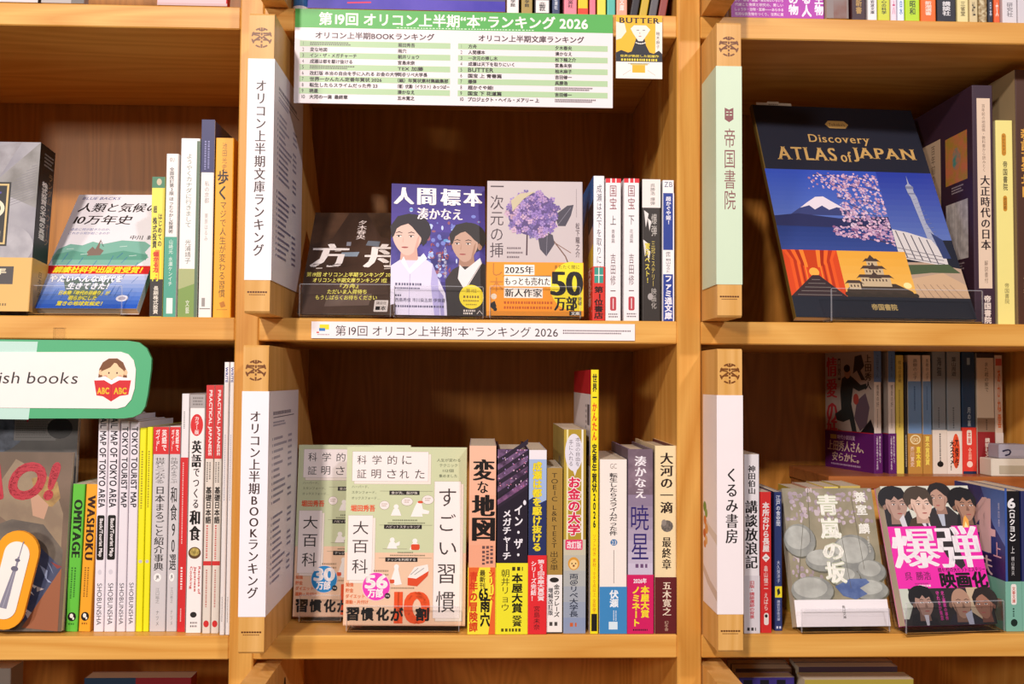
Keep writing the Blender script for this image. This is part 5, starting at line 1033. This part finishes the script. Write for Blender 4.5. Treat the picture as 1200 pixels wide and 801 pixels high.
def b_sam(S):
    S.win(0, 98, 105, 150); S.r(0, 98, 105, 99.2, 'B02434'); S.r(12, 104, 26, 110, 'B89A50'); S.t('時代小説四賞', 28, 104, 66, 110, 'C8A8C8', .02); S.t('上田秀人さん、', 6, 112, 84, 126, 'D8C0A8', .02, 'm', sh=.1); S.t('安らかに。', 16, 128, 74, 140, 'D8C0A8', .02, 'm', sh=.1); S.tiny(14, 143, 80, 145.6, 1, 'B89AB8', gap=.1)
def sam(S): S.r(0, 411, 1, 447, '5A78A8'); S.v('上田秀人', .35, 414, .65, 442, '2A3450', .01); S.v('情愛の奸', .35, 450, .65, 476, '3A3030', .01); S.tiny(.4, 478, .6, 500, 1, '5A5048', vert=True)
def bsam(S): S.v('上田秀人の残すべき名作', .2, 509, .44, 548, 'D8C8D0', .016); S.v('勝木先生を偲んで', .58, 509, .8, 540, 'D8C8D0', .016)
rb('bunko with a swordsman cover turned to face left above a purple band', 1025, 1035, 411, ('BDAEA4', 'D8C8BC', 'BDAEA4'), sam, fr=f_sam, band=(506, '5A1A60', bsam, b_sam), yaw=.24)
rb('bunko with a blue head and purple band, just right of the swordsman cover', 1042, 1050, 412, ('BDAEA4', 'D8C8BC', 'BDAEA4'), sam, band=(506, '5A1A60', bsam, b_sam))
rb('slim yellow bunko on the riser', 1051.2, 1060, 416, 'DDC55A', lambda S: (S.v('桃山の茶碗', .3, 422, .7, 448, '5A4A20', .01), S.tiny(.35, 456, .6, 500, 1, '7A6A30', vert=True)))
rb('very thin dark bunko, right of the slim yellow one', 1061, 1064.2, 424, '2A2424', lambda S: S.tiny(.2, 508, .8, 545, 1, 'C8B8A0', vert=True))
def nk(S): S.r(0, 446, 1, 552, '6C8CB4'); S.v('高樹のぶ子', .4, 420, .72, 444, '3A3434', .012); S.tiny(.45, 452, .65, 480, 1, '3A5478', vert=True)
def bnk(S): S.e(.5, 513, .4, 5.6, 'E8D4A0', n=20); S.e(.5, 513, .3, 4.2, 'B8853C', n=20); S.t('150', .3, 511, .7, 515.4, 'E8D4A0', .02); S.v('直木賞', .56, 521, .88, 544, 'F0D840', .035); S.v('芥川賞史', .12, 521, .4, 544, 'E8C8B0', .025)
rb('cream and blue bunko with a gold band and round medal', 1065, 1080.5, 416, ('D8C8B8', 'D8C8B8', '6C8CB4'), nk, band=(506, 'B8853C', bnk))
def bn2(S): S.v('直木賞受賞', .2, 509, .7, 542, 'F0D860', .03)
rb('narrow cream and blue bunko with a plain gold band', 1082.5, 1092, 416, ('D8C8B8', 'D8C8B8', '6C8CB4'), nk, band=(507, 'B8853C', bn2))
def gr_(a): return lambda S: (S.v(a, .35, 418, .68, 440, '3A4048', .016), S.tiny(.4, 476, .6, 500, 1, '4A5058', vert=True))
def bw(S): S.tiny(.45, 506, .65, 540, 1, '3A3434', vert=True); S.e(.5, 541, .24, 3.4, '17130F', n=14)
rb('grey bunko with a cream foot and black dot', 1094, 1109.5, 411.5, '7E858C', gr_('海猫'), band=(502, 'DDD0C0', bw))
def br_(S): S.e(.58, 526, .28, 20, 'E05028', n=20); S.v('大ススメ！', .14, 514, .46, 548, '2A1C1A', .03); S.v('大傑作', .5, 510, .76, 545, '3A1410', .02)
rb('grey bunko with a cream foot and vivid orange brush stroke', 1111, 1127, 411.5, '858B90', gr_('葉山周遊'), band=(503, 'E2D6C8', br_))
def bv(S): S.r(0, 549, 1, 552, '1E2C4C'); S.rr(.3, 502, .66, 519, .08, 2, 'E8D8C8'); S.v('本屋', .38, 504, .6, 517, 'C8402C', .014); S.v('全国', .4, 522, .64, 536, 'F0B8A0', .016); S.e(.5, 541, .22, 3.6, 'F0D0C0', n=14)
rb('navy bunko with a scarlet lower half', 1128.5, 1144, 412, '1F3A58', lambda S: (S.r(.4, 419, .62, 427, '8AA0B0'), S.v('月の裏', .4, 476, .64, 498, 'A8B8C4', .014)), band=(499, 'D83A2C', bv))
rb('cream bunko with a brown waist and dark red foot', 1146, 1166.5, 413.5, ('CDBDA8', 'D8C8B4', '7A1C20'), lambda S: (S.r(0, 413.5, 1, 419, '3A3030'), S.r(0, 488, 1, 504, '8A705C'), S.r(0, 504, 1, 552, '8C2024'), S.v('また君の家で', .45, 424, .68, 458, '4A4038', .012), S.tiny(.5, 490, .64, 502, 1, '3A302C', vert=True), S.v('講談社文庫', .44, 511, .7, 538, 'E8D8C8', .02)))
rb('pinkish bunko with orange lettering at the end of the riser row', 1167.5, 1176.5, 416, 'D8C0AC', lambda S: (S.r(.1, 420, .9, 428, 'C85A48'), S.v('あかね雲', .3, 432, .75, 500, 'D8703C', .02), S.r(0, 505, 1, 552, 'DDD0C8'), S.r(.2, 532, .6, 542, 'C84840')))
# --- two cases in front of them
def casebox(name, label, u0, u1, v0, v1, Y, d, z, c, ins):
    a = P(u0, v1, Y); b = P(u1, v0, Y); W_ = b.x-a.x; H_ = b.z-P(u0, v1, Y).z
    r_ = thing(name, label, 'case', Matrix.Translation((a.x, Y, z)))
    m = MB(); m.bar((0, 0, 0), (W_, d, H_), mat(c, .5), .001); m.build('shell', r_)
    m = MB(); m.bar((ins*W_, -.0006, .003), (W_*.99, -.0001, H_*(.62 if ins < .5 else .8)), mat('B4AA94' if ins < .3 else 'A8A4B0'), .0002)
    if name == 'slim_case': S = Surf(m, (0, -.0007, H_), (1, 0, 0), (0, 0, -1), (0, -1, 0), W_, H_, off=4e-5); S.t('つ', .12, .35, .42, .8, '2A2A44', .03)
    m.build('front_inset', r_); return H_
h_ = casebox('tray_case', 'cream shallow case on the riser at its right end, under the grey case', 1162, 1203, 541, 561.5, .1455, .028, zr+.0001, 'D8D0C0', .22)
casebox('slim_case', 'slim grey case lying on top of the cream one, at the right edge', 1171, 1203, 523.5, 540, .146, .026, zr+.0003+h_, 'A09CA8', .3)
# ============ row 1 (only the feet show) ============
GT = 'books along the top edge of the picture'
def top(label, u0, u1, c, sp=None, vb=None, h=.18, Y=.006, w=.11, **k):
    vb = vb if vb is not None else 8+(u0)*.0165
    a, b = P(u0, vb, Y), P(u1, vb, Y); t = b.x-a.x
    side = k.pop('side', 'R' if u0 > 553 else 'L'); lean = k.pop('lean', 0)
    R = Matrix.Translation((a.x, Y, Z1+(t*math.sin(lean) if lean > 0 else 0))) @ Matrix.Rotation(lean, 4, 'Y')
    L = (Matrix.Translation((0, w, 0)) @ Matrix.Rotation(-math.pi/2, 4, 'Z')) if side == 'R' else (Matrix.Translation((t, 0, 0)) @ Matrix.Rotation(math.pi/2, 4, 'Z'))
    return book(label, R @ L, w, t, h, side, c, None, sp, swin=(0, -h*1000, 1, 0), **k)
def foot(tx, c, y0=-24, y1=-6, a=.3, b=.7, d=.02, lab=None):
    def f(S):
        if lab: S.r(.1, y0-2, .9, y1+2, lab)
        S.v(tx, a, y0, b, y1, c, d)
    return f
def topface(label, u0, u1, c, fn, h=.2, t=.012, Y=.01, cat='book', tilt=.12, name='book'):
    a, b = P(u0, 10, Y), P(u1, 10, Y)
    return fb(label, (a.x, Y, 0, tilt, b.x-a.x, h, Z1+t*math.sin(tilt)+.0002), t, 'R', c, fn, cat=cat, name=name)
topface('dark covered book with a white foot, at the top left corner', -60, 44, '2A2A3A', lambda S: (S.win(0, 0, 1, 1), S.r(0, .96, 1, 1, 'D8D0D0')))
topface('pale grey covered book beside the dark one in the top left corner', 48, 98, 'B8B0AC', lambda S: (S.win(0, 0, 1, 1), S.r(.7, .95, 1, 1, '7A7470')), h=.17)
topface('pink covered book cut by the top edge, above the orange-yellow spine', 184, 266, ('F0B8BC', 'D84048', 'F0B8BC'), lambda S: (S.win(0, 0, 1, 1), S.r(0, .985, 1, 1, 'C8A8A8'), S.tiny(.35, .9, .65, .97, 1, '8A5A60')))
a = P(341, 8, .0); r_ = thing('rolled_poster', 'blue rolled paper with a white end, beside the divider fin at the top edge', 'poster roll', Matrix.Translation((a.x+.008, .012, Z1)))
m = MB(); n = 20; m.prism([(.008*math.cos(2*math.pi*i/n), .008*math.sin(2*math.pi*i/n)) for i in range(n)], .004, .22, mat('3C78B0/2C5C98/40'), lambda a_, b_, c_: (a_, b_, c_)); m.build('roll', r_)
m = MB(); m.prism([(.0084*math.cos(2*math.pi*i/n), .0084*math.sin(2*math.pi*i/n)) for i in range(n)], 0, .0039, mat('E8E0E0'), lambda a_, b_, c_: (a_, b_, c_)); m.build('end_cap', r_)
topface('glossy indigo magazine cut by the top edge, above the green-headed chart', 360, 592, ('3A30A0', 'C8C0D8', '3A30A0'), lambda S: (S.win(0, 0, 100, 100), S.r(0, 80, 100, 100, '3A30A0/5A4AB4/12'), S.r(60, 90, 100, 94, '5A5878'), S.line(20, 96.5, 32, 96, .8, 'E03050')), cat='magazine', name='magazine')
Q = 'F0E8E4'
top('white spine above the word-filled green header, first after the indigo magazine', 594, 608, Q, foot('小学館', '3A3430', -20, -8), vb=17)
top('gold-brown spine between two white-labelled ones at the top edge', 611, 624, 'A8904C', foot('小学館', '2A2418', -20, -8), vb=17)
top('black spine with a white label at the top edge', 626, 645, '1E1A1E', foot('文藝春秋', '2A2428', -14, -4, lab=Q, d=.02), vb=17)
top('dark slate blue spine at the top edge, left of the pink one', 647, 656, '38486A', foot('新潮社', 'D8DCE4', -20, -6), vb=17)
top('rose pink spine at the top edge', 661, 676, 'F08898', foot('集英社', '4A2030', -20, -8), vb=18)
top('orange-yellow spine at the top edge', 677.5, 689, 'F4C81C', lambda S: S.r(0, -8, 1, 0, 'E04028'), vb=18)
top('coral spine at the top edge, right of the orange-yellow one', 691, 698, 'F0788C', None, vb=18)
top('lime yellow spine at the top edge with clear wrap', 700, 710, 'E8D848', None, vb=18)
top('aqua spine at the top edge', 711.5, 721, '58B8A8', None, vb=18)
top('peach spine at the top edge, last upright one before the leaning books', 722.5, 735, 'F0A488', foot('文庫', 'F4E8E0', -20, -6), vb=18)
for i, (u0, c, nm) in enumerate(((738, '2A2426', 'black'), (749, 'C8A828', 'mustard'), (760, '5A5658', 'grey'), (771, '8C3A30', 'brick red'))):
    top(nm+' book among four leaning right at the top edge', u0, u0+9, c, None, vb=19, h=.10, lean=.17, side='R')
def pur(S):
    S.win(0, 0, 100, 200); S.v('社の物', 62, 160, 72, 196, 'F6ECF4', .03); S.v('くる人', 76, 156, 86, 198, 'F6ECF4', .03); S.v('微生物', 90, 158, 99, 196, 'F6ECF4', .03)
    for i, tx in enumerate(('かび・酵母・細菌・微生物のいろいろ', '代謝こと物質と研究の、新しい', 'しょうゆ・治物・医療――あらゆる', '有用な微生物をつくり、世界に貢')): S.t(tx, 4, 178+i*5.4, 56, 181.6+i*5.4, 'F4DCEC', .014)
topface('bright purple cover crowded with white writing, at the top edge', 857, 966, ('B030A8', 'B030A8', 'B030A8'), pur, tilt=.05)
topface('clear grey wrapped volume between the purple cover and the maroon spine', 969, 995, ('8A7A74', '9A8A84', '8A7A74'), lambda S: (S.win(0, 0, 1, 1), S.r(.3, .8, .9, 1, '7A4A38/8A7A74/30')), tilt=.02, t=.08)
for (u0, u1, c, tx, ic, lb) in ((998, 1015, '3A1418', '新書', 'B89048', 'dark maroon spine at the top edge'), (1017, 1028, 'F0E8E8', '岩波文庫', '2A2424', 'white spine right of the dark maroon one at the top edge'), (1029, 1043, 'D0D434', '心の科学', '3A3A20', 'acid green spine with dark writing at the top edge'),
    (1044, 1051, 'F0D8E4', '六', 'C84878', 'slim pale pink spine at the top edge'), (1052, 1060, 'E0E8F4', '白水', '4878B8', 'slim white spine with blue writing at the top edge'), (1061, 1078, 'B8DC1C', '昭和', '3A4A18', 'wide bright lime spine at the top edge'),
    (1079, 1097, 'F06C1C', '新潮選書', 'F8E0D0', 'vivid orange spine at the top edge'), (1098, 1120.5, '24222A', '講談社', 'E8E4E4', 'wide black spine with small white writing at the top edge'), (1122, 1135, 'E8D898', '三省堂', '6A5A34', 'butter coloured spine at the top edge'),
    (1136.5, 1146, 'D8C494', '社', '3A3020', 'cream spine with a dark mark at the top edge'), (1147.5, 1157, '8A6C3C/D8C8A0/200', '', '', 'marbled brown spine at the top edge'), (1158, 1164, '2A2C38', '日本', 'C8CCD8', 'thin charcoal spine at the top edge'),
    (1165, 1172, 'E8622C', '文', 'F8E0D0', 'slim burnt orange spine at the top edge'), (1175, 1192, 'DDD6D8', '研究社', '8A8488', 'wide silver-grey spine near the top right corner'), (1193, 1212, 'D4CCD0', '', '', 'silver-grey spine in the top right corner')):
    top(lb, u0, u1, c, foot(tx, ic, -24, -8) if tx else None, vb=20)
# ============ row 4 (only the tops show) ============
def low(label, u0, u1, vt, Y, t, c, fn=None, w=None):
    a, b = P(u0, vt, Y), P(u1, vt, Y); h = a.z-Z4
    return book(label, Matrix.Translation((a.x, Y, Z4)), b.x-a.x, t, h, 'R', c, fn)
low('blue and crimson hardback whose top edge shows under the left shelf', 99, 224, 794, .14, .024, ('2A4A68', '8C1C28', '7A3A28'), lambda S: (S.win(0, 0, 1, 1), S.r(0, 0, .48, 1, '1E3C5C'), S.r(.48, 0, 1, 1, '8C1424')))
low('pale grey book at the lower left corner', -70, 13, 783, .10, .03, '9A928C')
low('deep violet cover with dark squares, front of the left stack under the right shelf', 866, 931, 793.5, .060, .02, '3A2C78', lambda S: (S.win(0, 0, 100, 100), [S.r(8+k*30, 1, 24+k*30, 8, '17141E') for k in range(3)]))
low('dim tan book second in the left stack under the right shelf', 862, 928, 783, .085, .018, '6A4A34')
low('dim brown book behind the tan one under the right shelf', 856, 924, 777, .108, .016, '5A4434')
low('mustard green cover, front of the right stack under the right shelf', 943, 1071, 796, .050, .026, 'A8963C')
low('dark mauve book second in the right stack under the right shelf', 936, 1052, 781, .085, .018, '5A4450')
low('dim slate book behind the mauve one under the right shelf', 930, 1046, 775, .108, .016, '54483C')
